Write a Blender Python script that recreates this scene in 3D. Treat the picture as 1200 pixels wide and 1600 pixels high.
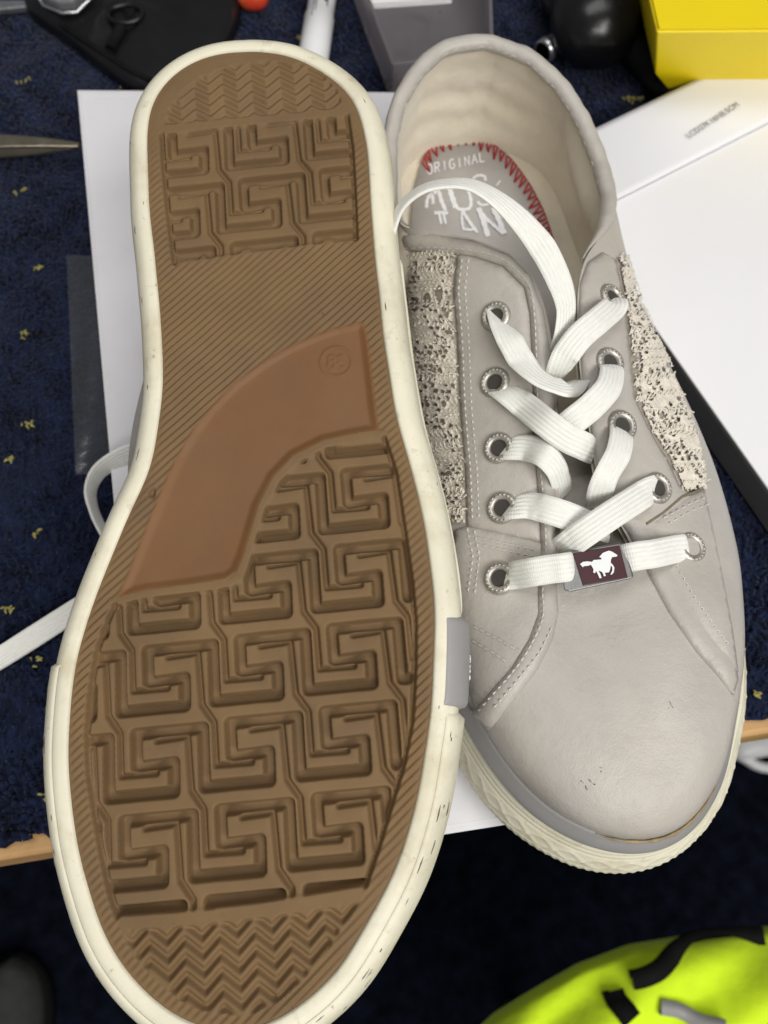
import bpy, math, random
import numpy as np
from mathutils import Vector, Matrix, geometry
from mathutils.bvhtree import BVHTree
random.seed(7)
rng = np.random.default_rng(5)
scene = bpy.context.scene
for o in list(bpy.data.objects):
    bpy.data.objects.remove(o, do_unlink=True)
COL = scene.collection
rad = math.radians

# ------------------------------------------------------------------ camera
CAM_H = 0.293                 # lens height above the table mat (metres)
TH = rad(23)                  # tilt away from straight down
FPX = 1300.0                  # focal length in pixels of a 1200 x 1600 picture
cam_data = bpy.data.cameras.new('camera')
cam = bpy.data.objects.new('camera', cam_data)
COL.objects.link(cam)
cam.location = (0, 0, CAM_H)
cam.rotation_euler = (TH, 0, 0)
cam_data.sensor_fit = 'VERTICAL'
cam_data.sensor_height = 36
cam_data.lens = FPX / 1600 * 36
cam_data.clip_start = 0.005
cam_data.clip_end = 20
cam_data.dof.use_dof = True
cam_data.dof.focus_distance = 0.222
cam_data.dof.aperture_fstop = 15
scene.camera = cam

# ------------------------------------------------------------------ light
world = bpy.data.worlds.new('World')
scene.world = world
world.use_nodes = True
world.node_tree.nodes['Background'].inputs[0].default_value = (0.93, 0.96, 1.0, 1)
world.node_tree.nodes['Background'].inputs[1].default_value = 0.15


def area(name, loc, target, size, sizey, power, col):
    d = bpy.data.lights.new(name, 'AREA')
    d.shape = 'RECTANGLE'
    d.size, d.size_y = size, sizey
    d.energy = power
    d.color = col
    o = bpy.data.objects.new(name, d)
    COL.objects.link(o)
    o.location = loc
    v = Vector(target) - Vector(loc)
    o.rotation_euler = v.to_track_quat('-Z', 'Y').to_euler()
    return o


area('ceiling_or_fill_lamp', (0.80, -0.75, 1.40), (0.03, 0.12, 0.05), 1.30, 0.70, 27, (1.0, 0.985, 0.95))
area('ceiling_or_fill_lamp', (-0.10, 0.45, 1.75), (0.03, 0.15, 0.05), 1.30, 0.70, 13, (1.0, 0.98, 0.96))  # overhead fill, added to brighten the medial side of the upright shoe
area('ceiling_or_fill_lamp', (0.25, -1.75, 1.55), (0.2, -0.4, -0.4), 1.20, 0.40, 22, (1.0, 0.985, 0.95))  # extra lamp, added to brighten the vest and the floor
scene.view_settings.view_transform = 'Standard'
scene.view_settings.look = 'None'
scene.view_settings.exposure = -0.22
scene.view_settings.gamma = 1.0
scene.view_settings.use_curve_mapping = False

# ------------------------------------------------------------------ pixel -> place
RIGHT = np.array([1.0, 0, 0])
UPV = np.array([0, math.cos(TH), math.sin(TH)])
FWD = np.array([0, math.sin(TH), -math.cos(TH)])
CAM = np.array([0, 0, CAM_H])


def ray(p):
    return FWD + RIGHT * (p[0] - 600) / FPX + UPV * (800 - p[1]) / FPX


def at_z(p, z):
    """point where the direction of a photo pixel meets the level z"""
    d = ray(p)
    return CAM + d * ((z - CAM_H) / d[2])


# ------------------------------------------------------------------ helpers
ORG = {}


def tag(o, label=None, cat=None, group=None, kind=None):
    if label: o['label'] = label
    if cat: o['category'] = cat
    if group: o['group'] = group
    if kind: o['kind'] = kind
    return o


def thing(name, label, cat, loc, group=None):
    o = bpy.data.objects.new(name, None)
    COL.objects.link(o)
    o.empty_display_size = 0.02
    o.location = loc
    ORG[o.name] = np.array(loc, float)
    return tag(o, label, cat, group)


def mesh(name, V, Fc, mat, parent=None, smooth=True, uv=None, loc=None):
    """V in world metres; becomes one mesh object, a part when it has a parent"""
    V = np.asarray(V, float)
    if parent is not None:
        off = ORG[parent.name]
    else:
        off = np.array(loc, float) if loc is not None else np.array([(V[:, 0].min() + V[:, 0].max()) / 2, (V[:, 1].min() + V[:, 1].max()) / 2, V[:, 2].min()])
    me = bpy.data.meshes.new(name)
    W = (V - off)
    if isinstance(Fc, np.ndarray):
        n, k = Fc.shape
        me.vertices.add(len(W)); me.vertices.foreach_set('co', W.astype(np.float32).ravel())
        me.loops.add(n * k); me.loops.foreach_set('vertex_index', Fc.astype(np.int32).ravel())
        me.polygons.add(n); me.polygons.foreach_set('loop_start', np.arange(0, n * k, k, dtype=np.int32))
        me.polygons.foreach_set('loop_total', np.full(n, k, dtype=np.int32))
        me.update(calc_edges=True)
    else:
        me.from_pydata([tuple(v) for v in W], [], [tuple(f) for f in Fc])
    me.validate()
    me.polygons.foreach_set('use_smooth', np.full(len(me.polygons), smooth, dtype=bool))
    if uv is not None:
        lay = me.uv_layers.new(name='UVMap')
        li = np.zeros(len(me.loops), dtype=np.int32); me.loops.foreach_get('vertex_index', li)
        lay.data.foreach_set('uv', np.asarray(uv, np.float32)[li].ravel())
    me.materials.append(mat)
    me.update()
    o = bpy.data.objects.new(name, me)
    COL.objects.link(o)
    if parent is None:
        o.location = off
    else:
        o.parent = parent
    ORG[o.name] = off
    return o


def grid_faces(n, m, wrap_n=False, wrap_m=False):
    a = np.arange(n if wrap_n else n - 1)[:, None]
    b = np.arange(m if wrap_m else m - 1)[None, :]
    a2, b2 = (a + 1) % n, (b + 1) % m
    return np.stack([(a * m + b), (a2 * m + b), (a2 * m + b2), (a * m + b2)], -1).reshape(-1, 4)


class MB:
    """collects small shapes into one mesh"""
    def __init__(s): s.v = []; s.f = []; s.n = 0
    def add(s, V, Fc):
        V = np.asarray(V, float)
        s.v.append(V); s.f += [tuple(int(i) + s.n for i in f) for f in Fc]; s.n += len(V)
    def build(s, name, mat, parent=None, smooth=True, loc=None):
        return mesh(name, np.vstack(s.v), s.f, mat, parent, smooth, loc=loc)


def sstep(a, b, x):
    t = np.clip((x - a) / (b - a), 0, 1)
    return t * t * (3 - 2 * t)


def catmull(P, n):
    P = np.asarray(P, float)
    Q = np.vstack([2 * P[0] - P[1], P, 2 * P[-1] - P[-2]])
    out = []
    segs = len(P) - 1
    for t in np.linspace(0, segs - 1e-9, n):
        i = int(t); u = t - i
        a, b, c, d = Q[i], Q[i + 1], Q[i + 2], Q[i + 3]
        out.append(0.5 * ((2 * b) + (-a + c) * u + (2 * a - 5 * b + 4 * c - d) * u * u + (-a + 3 * b - 3 * c + d) * u ** 3))
    return np.array(out)


def smooth_closed(a, sig):
    n = len(a)
    k = np.fft.fftfreq(n) * n
    return np.real(np.fft.ifft(np.fft.fft(a, axis=0) * np.exp(-.5 * (2 * np.pi * k * sig / n) ** 2)[:, None], axis=0))


def resample_closed(a, n):
    b = np.vstack([a, a[:1]])
    s = np.r_[0, np.cumsum(np.linalg.norm(np.diff(b, axis=0), axis=1))]
    t = np.linspace(0, s[-1], n, endpoint=False)
    return np.stack([np.interp(t, s, b[:, i]) for i in range(a.shape[1])], -1)


def tube(P, r, k=6, caps=True):
    P = np.asarray(P, float)
    r = np.broadcast_to(np.asarray(r, float), (len(P),))
    T = np.gradient(P, axis=0); T /= np.linalg.norm(T, axis=1)[:, None] + 1e-12
    up = np.array([0.13, 0.21, 0.97])
    A = np.cross(T, up); A /= np.linalg.norm(A, axis=1)[:, None] + 1e-12
    B = np.cross(A, T)
    th = np.arange(k) * 2 * np.pi / k
    V = P[:, None] + r[:, None, None] * (np.cos(th)[None, :, None] * A[:, None] + np.sin(th)[None, :, None] * B[:, None])
    Fc = [tuple(f) for f in grid_faces(len(P), k, False, True)]
    if caps:
        Fc += [tuple(range(k))[::-1], tuple(range((len(P) - 1) * k, len(P) * k))]
    return V.reshape(-1, 3), Fc


def box_pts(c, ex, ey, ez):
    c = np.asarray(c, float)
    V = [c + sx * ex + sy * ey + sz * ez for sz in (-1, 1) for sy in (-1, 1) for sx in (-1, 1)]
    Fc = [(0, 2, 3, 1), (4, 5, 7, 6), (0, 1, 5, 4), (2, 6, 7, 3), (0, 4, 6, 2), (1, 3, 7, 5)]
    return np.array(V), Fc


def bevel(o, w, seg=3):
    m = o.modifiers.new('bevel', 'BEVEL')
    m.width = w; m.segments = seg; m.limit_method = 'ANGLE'; m.angle_limit = rad(30)
    return o


def prism(poly, z0, z1):
    """poly: list of xy (counter-clockwise) -> closed prism"""
    n = len(poly)
    V = [(p[0], p[1], z0) for p in poly] + [(p[0], p[1], z1) for p in poly]
    Fc = [tuple(range(n))[::-1], tuple(range(n, 2 * n))] + [(i, (i + 1) % n, n + (i + 1) % n, n + i) for i in range(n)]
    return np.array(V, float), Fc


# ------------------------------------------------------------------ materials
def mat(name, col, rough=.5, var=.12, vscale=60, bumps=(), spec=.5, metal=0, col2=None, sheen=0, coat=0, uvcoord=False, stain=None, sss=0, trans=0, ior=1.45, emit=None):
    m = bpy.data.materials.new(name)
    m.use_nodes = True
    nt = m.node_tree; N = nt.nodes; Lk = nt.links
    b = N['Principled BSDF']
    b.inputs['Roughness'].default_value = rough
    b.inputs['Specular IOR Level'].default_value = spec
    b.inputs['Metallic'].default_value = metal
    b.inputs['Sheen Weight'].default_value = sheen
    b.inputs['Coat Weight'].default_value = coat
    b.inputs['Transmission Weight'].default_value = trans
    b.inputs['IOR'].default_value = ior
    if sss:
        b.inputs['Subsurface Weight'].default_value = sss
        b.inputs['Subsurface Radius'].default_value = (.004, .003, .002)
        b.inputs['Subsurface Scale'].default_value = 1.0
    tc = N.new('ShaderNodeTexCoord')
    co = tc.outputs['UV' if uvcoord else 'Object']
    no = N.new('ShaderNodeTexNoise'); no.inputs['Scale'].default_value = vscale; no.inputs['Detail'].default_value = 6
    no.inputs['Roughness'].default_value = .6
    Lk.new(co, no.inputs['Vector'])
    cr = N.new('ShaderNodeValToRGB')
    c2 = col2 or tuple(max(0, c * (1 - 2 * var)) for c in col)
    cr.color_ramp.elements[0].position = .30; cr.color_ramp.elements[0].color = (*c2, 1)
    cr.color_ramp.elements[1].position = .72; cr.color_ramp.elements[1].color = (*[min(1, c * (1 + .5 * var)) for c in col], 1)
    Lk.new(no.outputs['Fac'], cr.inputs['Fac'])
    last = cr.outputs['Color']
    for (sc, lo, hi, sc_col, amt) in (stain or ()):
        n2 = N.new('ShaderNodeTexNoise'); n2.inputs['Scale'].default_value = sc; n2.inputs['Detail'].default_value = 8
        n2.inputs['Roughness'].default_value = .65
        Lk.new(co, n2.inputs['Vector'])
        mr = N.new('ShaderNodeMapRange'); mr.inputs['From Min'].default_value = lo; mr.inputs['From Max'].default_value = hi
        mr.inputs['To Max'].default_value = amt
        Lk.new(n2.outputs['Fac'], mr.inputs['Value'])
        mx = N.new('ShaderNodeMix'); mx.data_type = 'RGBA'
        mx.inputs[7].default_value = (*sc_col, 1)
        Lk.new(mr.outputs['Result'], mx.inputs['Factor']); Lk.new(last, mx.inputs[6])
        last = mx.outputs[2]
    Lk.new(last, b.inputs['Base Color'])
    rr = N.new('ShaderNodeMapRange'); rr.inputs['To Min'].default_value = max(.02, rough - .10); rr.inputs['To Max'].default_value = min(1, rough + .10)
    Lk.new(no.outputs['Fac'], rr.inputs['Value']); Lk.new(rr.outputs['Result'], b.inputs['Roughness'])
    prev = None
    for (kind, sc, dist, strength) in bumps:
        if kind == 'V':
            t = N.new('ShaderNodeTexVoronoi'); t.inputs['Scale'].default_value = sc; out = t.outputs['Distance']
            Lk.new(co, t.inputs['Vector'])
        elif kind == 'E':
            t = N.new('ShaderNodeTexVoronoi'); t.feature = 'DISTANCE_TO_EDGE'; t.inputs['Scale'].default_value = sc; out = t.outputs['Distance']
            Lk.new(co, t.inputs['Vector'])
        elif kind[0] == 'W':
            t = N.new('ShaderNodeTexWave'); t.bands_direction = kind[1]; t.inputs['Scale'].default_value = sc
            t.inputs['Distortion'].default_value = float(kind[2:] or 0); out = t.outputs['Fac']
            Lk.new(co, t.inputs['Vector'])
        else:
            t = N.new('ShaderNodeTexNoise'); t.inputs['Scale'].default_value = sc; t.inputs['Detail'].default_value = 5; out = t.outputs['Fac']
            Lk.new(co, t.inputs['Vector'])
        bp = N.new('ShaderNodeBump'); bp.inputs['Distance'].default_value = dist; bp.inputs['Strength'].default_value = strength
        Lk.new(out, bp.inputs['Height'])
        if prev is not None: Lk.new(prev, bp.inputs['Normal'])
        prev = bp.outputs['Normal']
    if prev is not None: Lk.new(prev, b.inputs['Normal'])
    if emit:
        b.inputs['Emission Color'].default_value = (*emit[0], 1); b.inputs['Emission Strength'].default_value = emit[1]
    return m


M = {}
M['rubber'] = mat('tan rubber', (.185, .114, .054), .60, .10, 30, (('N', 2500, .00010, .5), ('N', 300, .0003, .2)), spec=.2,
                  stain=((45, .46, .75, (.120, .080, .046), .6), (420, .66, .74, (.06, .04, .025), .5)))
M['rubber_smooth'] = mat('smooth brown rubber', (.190, .090, .035), .46, .12, 22, (('N', 1500, .0001, .3),), spec=.22,
                         stain=((30, .45, .75, (.15, .088, .050), .6), (500, .68, .74, (.07, .05, .03), .5)))
M['cream'] = mat('cream rubber', (.74, .70, .55), .50, .06, 35, (('N', 900, .00025, .3),), spec=.35,
                 stain=((55, .50, .72, (.46, .38, .23), .55), (150, .60, .72, (.33, .27, .17), .5), (420, .64, .73, (.16, .13, .09), .6)))
M['bumper'] = mat('grey bumper rubber', (.31, .30, .295), .45, .06, 40, (('N', 1500, .0001, .4),), spec=.4,
                  stain=((50, .60, .76, (.40, .32, .22), .35),))
M['leather'] = mat('grey leather', (.455, .425, .385), .40, .08, 28, (('E', 1100, .00025, .28), ('N', 2600, .00014, .35), ('N', 420, .0006, .30), ('N', 110, .0014, .26)), spec=.45,
                   stain=((16, .48, .72, (.47, .42, .35), .6), (35, .54, .76, (.33, .305, .28), .55), (380, .70, .76, (.22, .20, .18), .35)))
M['edge'] = mat('raw leather edge', (.46, .43, .39), .7, .1, 200)
M['lining'] = mat('cream fabric lining', (.78, .71, .58), .92, .08, 40, (('N', 1800, .0004, .5), ('N', 160, .0012, .4)), spec=.1, sheen=.3,
                  stain=((40, .52, .74, (.52, .44, .33), .6),))
M['insole'] = mat('grey insole', (.44, .42, .40), .75, .08, 60, (('N', 1800, .0003, .4),), spec=.2, stain=((50, .55, .75, (.40, .35, .28), .5),))
M['white_print'] = mat('white print', (.78, .78, .80), .6, .05, 200)
M['red_thread'] = mat('red thread', (.52, .03, .03), .6, .15, 900, (('N', 5000, .0002, .5),))
M['thread'] = mat('grey thread', (.60, .57, .52), .7, .1, 900)
M['crochet'] = mat('beige crochet thread', (.80, .73, .62), .9, .14, 300, (('N', 6000, .0003, .7),), spec=.15, sheen=.3)
M['mesh_lining'] = mat('grey beige underlay', (.40, .35, .29), .9, .12, 200, (('N', 1500, .0003, .6),), spec=.1)
M['shoelace'] = mat('white lace weave', (.82, .81, .755), .85, .05, 3, (('WY0', .50, .00022, .55), ('WX1', 4.4, .00010, .5), ('N', 30, .00010, .4)), spec=.2, sheen=.35, uvcoord=True)
M['nickel'] = mat('worn nickel', (.56, .53, .48), .45, .15, 700, (('N', 1600, .0001, .5),), metal=.75)
M['pewter'] = mat('dark pewter', (.26, .255, .25), .38, .12, 300, (('N', 900, .0001, .4),), metal=.8)
M['maroon'] = mat('maroon enamel', (.060, .014, .018), .45, .15, 200, (('N', 2000, .00008, .4),))
M['emblem'] = mat('white enamel', (.82, .83, .83), .4, .03, 200)
M['dark'] = mat('dark eyelet shade', (.05, .045, .04), .9, .1, 100)
M['card'] = mat('white card', (.76, .75, .77), .62, .04, 14, (('N', 500, .0002, .25),), spec=.3, stain=((25, .60, .78, (.60, .57, .56), .4),))
M['card_gloss'] = mat('glossy white card', (.78, .775, .79), .40, .02, 10, (('N', 300, .0001, .15),), spec=.4)
M['card_side'] = mat('shadow grey card side', (.085, .085, .09), .6, .1, 60)  # side of the white box, its shadow put into the grey
M['print'] = mat('grey print', (.10, .10, .12), .7, .05, 100)
M['yellow'] = mat('yellow card', (.86, .66, .006), .42, .04, 12, (('N', 400, .0001, .2),))
M['carpet'] = mat('navy carpet', (.010, .016, .046), .98, .35, 240, (('N', 700, .002, .8),), spec=.1, sheen=.1)
M['tuft'] = mat('navy pile', (.010, .017, .050), .98, .5, 160, (), spec=.08, sheen=.12, stain=((900, .64, .72, (.035, .05, .11), .6),))
M['tuft_yellow'] = mat('yellow fleck', (.36, .32, .11), .95, .3, 600, (), spec=.1)
M['wood'] = mat('pale wood edge', (.50, .29, .12), .55, .2, 40, (('WX4', 30, .0004, .3),))
M['floor'] = mat('dark floor carpet', (.006, .008, .017), .98, .4, 60, (('N', 200, .004, .7),), spec=.08,
                 stain=((45, .735, .76, (.10, .10, .11), .8),))
M['black'] = mat('black plastic', (.008, .008, .009), .28, .2, 30, (('N', 150, .0006, .3),), spec=.5)
M['black_cloth'] = mat('black fabric', (.006, .006, .006), .85, .3, 100, (('N', 900, .0004, .5),), spec=.2)
M['grey_plastic'] = mat('grey plastic', (.15, .15, .155), .38, .1, 60)
M['silver'] = mat('silver trim', (.55, .56, .58), .28, .08, 200, metal=.9)
M['steel'] = mat('brushed steel', (.46, .40, .30), .30, .1, 120, (('WX2', 60, .0001, .3),), metal=.95)
M['white_plastic'] = mat('white plastic', (.80, .80, .80), .35, .03, 20)
M['hivis'] = mat('fluorescent yellow cloth', (.70, .97, .02), .75, .08, 30, (('N', 1200, .0004, .5), ('N', 40, .004, .5)), spec=.2, sheen=.2)
M['red_plastic'] = mat('red plastic', (.62, .02, .03), .22, .1, 40, coat=.5, col2=(.70, .16, .02))
M['shoe_grey'] = mat('grey green canvas', (.055, .058, .05), .8, .15, 80, (('N', 600, .0004, .5),))
M['frosted'] = mat('frosted plastic', (.62, .58, .60), .30, .04, 30, (('N', 120, .0003, .2),), spec=.5, trans=.85, ior=1.25)


def film_mat():
    m = bpy.data.materials.new('clear film'); m.use_nodes = True
    nt = m.node_tree; N = nt.nodes; N.clear()
    out = N.new('ShaderNodeOutputMaterial'); mx = N.new('ShaderNodeMixShader')
    tr = N.new('ShaderNodeBsdfTransparent'); gl = N.new('ShaderNodeBsdfGlossy'); df = N.new('ShaderNodeBsdfDiffuse'); m2 = N.new('ShaderNodeMixShader')
    tr.inputs['Color'].default_value = (.9, .9, .9, 1)
    gl.inputs['Roughness'].default_value = .18
    df.inputs['Color'].default_value = (.5, .5, .5, 1)
    m2.inputs[0].default_value = .45
    tc = N.new('ShaderNodeTexCoord'); no = N.new('ShaderNodeTexNoise'); no.inputs['Scale'].default_value = 60; no.inputs['Detail'].default_value = 4
    bp = N.new('ShaderNodeBump'); bp.inputs['Distance'].default_value = .002; bp.inputs['Strength'].default_value = .6
    nt.links.new(tc.outputs['Object'], no.inputs['Vector']); nt.links.new(no.outputs['Fac'], bp.inputs['Height'])
    nt.links.new(bp.outputs['Normal'], gl.inputs['Normal'])
    nt.links.new(gl.outputs[0], m2.inputs[1]); nt.links.new(df.outputs[0], m2.inputs[2])
    nt.links.new(tr.outputs[0], mx.inputs[1]); nt.links.new(m2.outputs[0], mx.inputs[2])
    mx.inputs[0].default_value = .12
    nt.links.new(mx.outputs[0], out.inputs[0])
    return m


M['film'] = film_mat()
M['scuff_dark'] = mat('black scuff', (.12, .10, .075), .8, .2, 400)
M['raw'] = mat('raw cut edge', (.20, .165, .11), .8, .2, 300)
M['scuff'] = mat('scuffed leather', (.27, .245, .22), .8, .1, 400)

# ------------------------------------------------------------------ floor, table, mat
FLOOR_Z = -0.74
v, f_ = prism([(-3, -3), (3, -3), (3, 3), (-3, 3)], FLOOR_Z - .02, FLOOR_Z)
tag(mesh('floor', v, f_, M['floor'], smooth=False), kind='structure')

EA = at_z((0, 1318), 0.0)[:2]; EB = at_z((1200, 1120), 0.0)[:2]
ES = (EB - EA) / np.linalg.norm(EB - EA); ET = np.array([-ES[1], ES[0]])
EC = (EA + EB) / 2


def tb(s, t): return EC + ES * s + ET * t


table = thing('table', 'wooden table with a pale timber front edge under the navy carpet mat', 'table', (EC[0], EC[1] + .3, FLOOR_Z))
v, f_ = prism([tb(-.55, -.005), tb(.55, -.005), tb(.55, .70), tb(-.55, .70)], -.034, -.004)
bevel(mesh('table_top', v, f_, M['wood'], table, False), .002)
for s, t in ((-.5, .05), (.5, .05), (-.5, .65), (.5, .65)):
    c = tb(s, t)
    v, f_ = box_pts((c[0], c[1], (FLOOR_Z - .034) / 2), ES.tolist() + [0] if 0 else np.array([.02, 0, 0]), np.array([0, .02, 0]), np.array([0, 0, (-.034 - FLOOR_Z) / 2]))
    mesh('leg', v, f_, M['black_cloth'], table, False)

matt = thing('carpet_mat', 'navy blue carpet mat with small yellow flecks covering the table', 'carpet', (EC[0], EC[1] + .3, -.004))
# woven base
nx, ny = 160, 110
S = np.linspace(-.53, .53, nx); T = np.linspace(.0, .68, ny)
base = np.zeros((nx, ny, 3))
for i, s in enumerate(S):
    base[i, :, :2] = EC + ES * s + ET * (T[:, None] + (.0012 * math.sin(s * 700) + .0015 * math.sin(s * 311 + 1)) * (T[:, None] < .02))
base[:, :, 2] = -.0012 + .0005 * np.sin(S[:, None] * 60) * np.cos(T[None] * 75)
edge = base.copy(); edge[:, 0, 2] = -.004
base[:, 0, 2] = -.0022
mesh('backing', base.reshape(-1, 3), grid_faces(nx, ny), M['carpet'], matt)
# pile
tv, tf = [], []
pitch = .0021
ss, tt = np.meshgrid(np.arange(-.26, .26, pitch), np.arange(.0005, .44, pitch), indexing='ij')
ss = ss.ravel() + rng.normal(size=ss.size) * .0006; tt = tt.ravel() + rng.normal(size=tt.size) * .0006
tt = np.abs(tt) + .0004
xy = EC + ES * ss[:, None] + ET * tt[:, None]
dpt = (np.c_[xy, np.zeros(len(xy))] - CAM) @ FWD
pxx = 600 + FPX * xy[:, 0] / dpt; pyy = 800 - FPX * ((np.c_[xy, np.zeros(len(xy))] - CAM) @ UPV) / dpt
keep = (pxx > -60) & (pxx < 1260) & (pyy > -60)
xy = xy[keep]
n = len(xy)
hgt = rng.uniform(.0010, .0026, n) * (1 + .5 * np.sin(xy[:, 0] * 150 + 2 * np.sin(xy[:, 1] * 110)))
hgt = np.clip(hgt, .0008, .0034)
lean = rng.normal(size=(n, 2)) * .0008
ang = rng.uniform(0, 6.28, n); r0 = rng.uniform(.0009, .0014, n)
V = np.zeros((n, 8, 3))
for k in range(4):
    a = ang + k * math.pi / 2
    V[:, k, 0] = xy[:, 0] + np.cos(a) * r0; V[:, k, 1] = xy[:, 1] + np.sin(a) * r0; V[:, k, 2] = -.0016
    V[:, 4 + k, 0] = xy[:, 0] + np.cos(a) * r0 * .45 + lean[:, 0]; V[:, 4 + k, 1] = xy[:, 1] + np.sin(a) * r0 * .45 + lean[:, 1]
    V[:, 4 + k, 2] = -.0016 + hgt
fq = np.array([[0, 1, 5, 4], [1, 2, 6, 5], [2, 3, 7, 6], [3, 0, 4, 7], [4, 5, 6, 7]])
Fq = (np.arange(n)[:, None, None] * 8 + fq[None]).reshape(-1, 4)
tag(mesh('pile', V.reshape(-1, 3), Fq, M['tuft'], matt), kind='stuff')
# yellow flecks
mb = MB()
flecks = [(35, 127), (192, 133), (40, 523), (48, 663), (60, 837), (62, 1030), (30, 300), (75, 1245), (1182, 1083), (20, 720), (1060, 900), (1000, 155), (1018, 560), (900, 200), (15, 950), (340, 20), (60, 420), (985, 155), (470, 60)]
for p in flecks:
    c = at_z(p, 0.0)
    for k in range(int(rng.integers(4, 8))):
        q = c + np.array([rng.normal() * .0013, rng.normal() * .0010, .0002])
        a = rng.uniform(0, 6.28); l = rng.uniform(.0005, .0011)
        d = np.array([math.cos(a) * l, math.sin(a) * l, 0])
        vv, ff = tube([q - d, q + [0, 0, .0010], q + d], [.0003, .00055, .0003], 5)
        mb.add(vv, ff)
tag(mb.build('yellow_fleck', M['tuft_yellow'], matt), kind='stuff')

# ------------------------------------------------------------------ white carton under the shoes
BOX_Z = 0.018
bc = [at_z((122, 141), BOX_Z)[:2], at_z((172, 700), BOX_Z)[:2]]
dl = bc[1] - bc[0]
c_fl = bc[0] + dl * (.338 / .1884)
c_fr = at_z((790, 1303), BOX_Z)[:2] + np.array([.030, .008])
c_tr = at_z((640, 146), BOX_Z)[:2] + np.array([.045, .0])
carton = thing('flat_carton', 'flat white cardboard carton lying under the pair of sneakers', 'carton', (0, .17, 0.0008))
quad = [c_fl, c_fr, c_tr, bc[0]]
v, f_ = prism(quad, .0008, BOX_Z - .0006)
bevel(mesh('tray', v, f_, M['card'], carton, False), .0012)
cen = np.mean(quad, axis=0)
nq = 40
u, w = np.meshgrid(np.linspace(0, 1, nq), np.linspace(0, 1, nq), indexing='ij')
q2 = [cen + (p - cen) * 1.006 for p in quad]
pts = (1 - u)[..., None] * (1 - w)[..., None] * q2[0] + u[..., None] * (1 - w)[..., None] * q2[1] + u[..., None] * w[..., None] * q2[2] + (1 - u)[..., None] * w[..., None] * q2[3]
zz = BOX_Z - .0002 + .00035 * np.sin(u * 7 + 1) * np.sin(w * 6)
zz -= .0006 * ((u < .01) | (u > .99) | (w < .01) | (w > .99))
lid = mesh('lid_flap', np.concatenate([pts, zz[..., None]], -1).reshape(-1, 3), grid_faces(nq, nq), M['card'], carton)

# ------------------------------------------------------------------ shoe data: sole plane of the overturned shoe
n_c = np.array([math.tan(rad(-2)), math.tan(rad(13.2)), 1.0]); n_c /= np.linalg.norm(n_c)
SN = n_c[0] * RIGHT + n_c[1] * UPV - n_c[2] * FWD         # outward normal of the sole (towards the lens)
SD = 0.213


def on_sole(p):
    d = ray(p)
    return CAM + d * (-SD / (d @ SN))


_toe, _heel = on_sole((360, 1630)), on_sole((400, 75))
SY = (_heel - _toe) / np.linalg.norm(_heel - _toe)
SX = np.cross(SY, SN); SX /= np.linalg.norm(SX)
SO = _toe


def sxy(p):
    q = on_sole(p) - SO
    return np.array([q @ SX, q @ SY])


def inv_w(L):
    """shoe-local (x across, y toe to heel, z up from the ground side) -> world for the overturned shoe"""
    L = np.asarray(L, float)
    return SO + L[..., 0:1] * SX + L[..., 1:2] * SY - L[..., 2:3] * SN


UQ = np.array([.0600, .0845, .145, .275])
_c, _s = math.cos(UQ[2]), math.sin(UQ[2])
UO = np.array([UQ[0], UQ[1], CAM_H - UQ[3]])


def upr_w(L):
    """shoe-local -> world for the upright shoe"""
    L = np.asarray(L, float)
    x, y, z = L[..., 0], L[..., 1] - .08, L[..., 2]
    return np.stack([_c * x - _s * y + UO[0], _s * x + _c * y + UO[1], z + UO[2]], -1)


def upl(p, zl):
    """photo pixel at shoe-local height zl -> upright shoe local point"""
    w = at_z(p, UO[2] + zl) - UO
    return np.array([_c * w[0] + _s * w[1], -_s * w[0] + _c * w[1] + .08, zl])


brown = [(382, 75), (315, 84.5), (270, 109), (235, 151), (228, 175), (226, 207), (226, 270), (231, 340), (240, 419), (246, 477), (251, 553), (250, 611), (244, 668), (231, 735), (210, 776), (186, 830), (165, 884), (141, 941), (126, 986), (115, 1034), (108, 1070), (103, 1115), (101, 1157), (101, 1180), (104.5, 1240), (112, 1300), (118, 1336), (133, 1390), (151, 1447), (175, 1495), (202, 1537), (232, 1564), (256, 1583), (283, 1600), None, (442, 1598), (467, 1581), (499, 1553), (530, 1522), (558, 1481), (583, 1434), (608, 1387), (630, 1341), (649, 1281), (661, 1225), (672, 1147), (678, 1113), (682, 1035), (683, 972), (680, 910), (674, 863), (663, 801), (652, 754), (639, 707), (625, 661), (612, 592), (602, 523), (595, 457), (589, 410), (585, 357), (581, 287), (576, 217), (564, 165), (536, 130), (497, 102), (445, 79)]
pts = []
for p in brown:
    if p is None: pts += [np.array([-.006, .002]), np.array([0, .0012]), np.array([.006, .0018])]
    else: pts.append(sxy(p))
NB = 800
BO = smooth_closed(resample_closed(np.array(pts), NB), 7)


def normals2(B):
    d = np.roll(B, -1, 0) - np.roll(B, 1, 0); d /= np.linalg.norm(d, axis=1)[:, None]
    nr = np.stack([d[:, 1], -d[:, 0]], -1)
    return nr if (nr * (B - B.mean(0))).sum() > 0 else -nr


BN = normals2(BO)

# ================================================================== overturned sneaker: tread
shoe_a = thing('sneaker', 'overturned sneaker showing its brown patterned sole and cream rim', 'shoe', (-.03, .1, BOX_Z), 'pair of grey sneakers')
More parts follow.
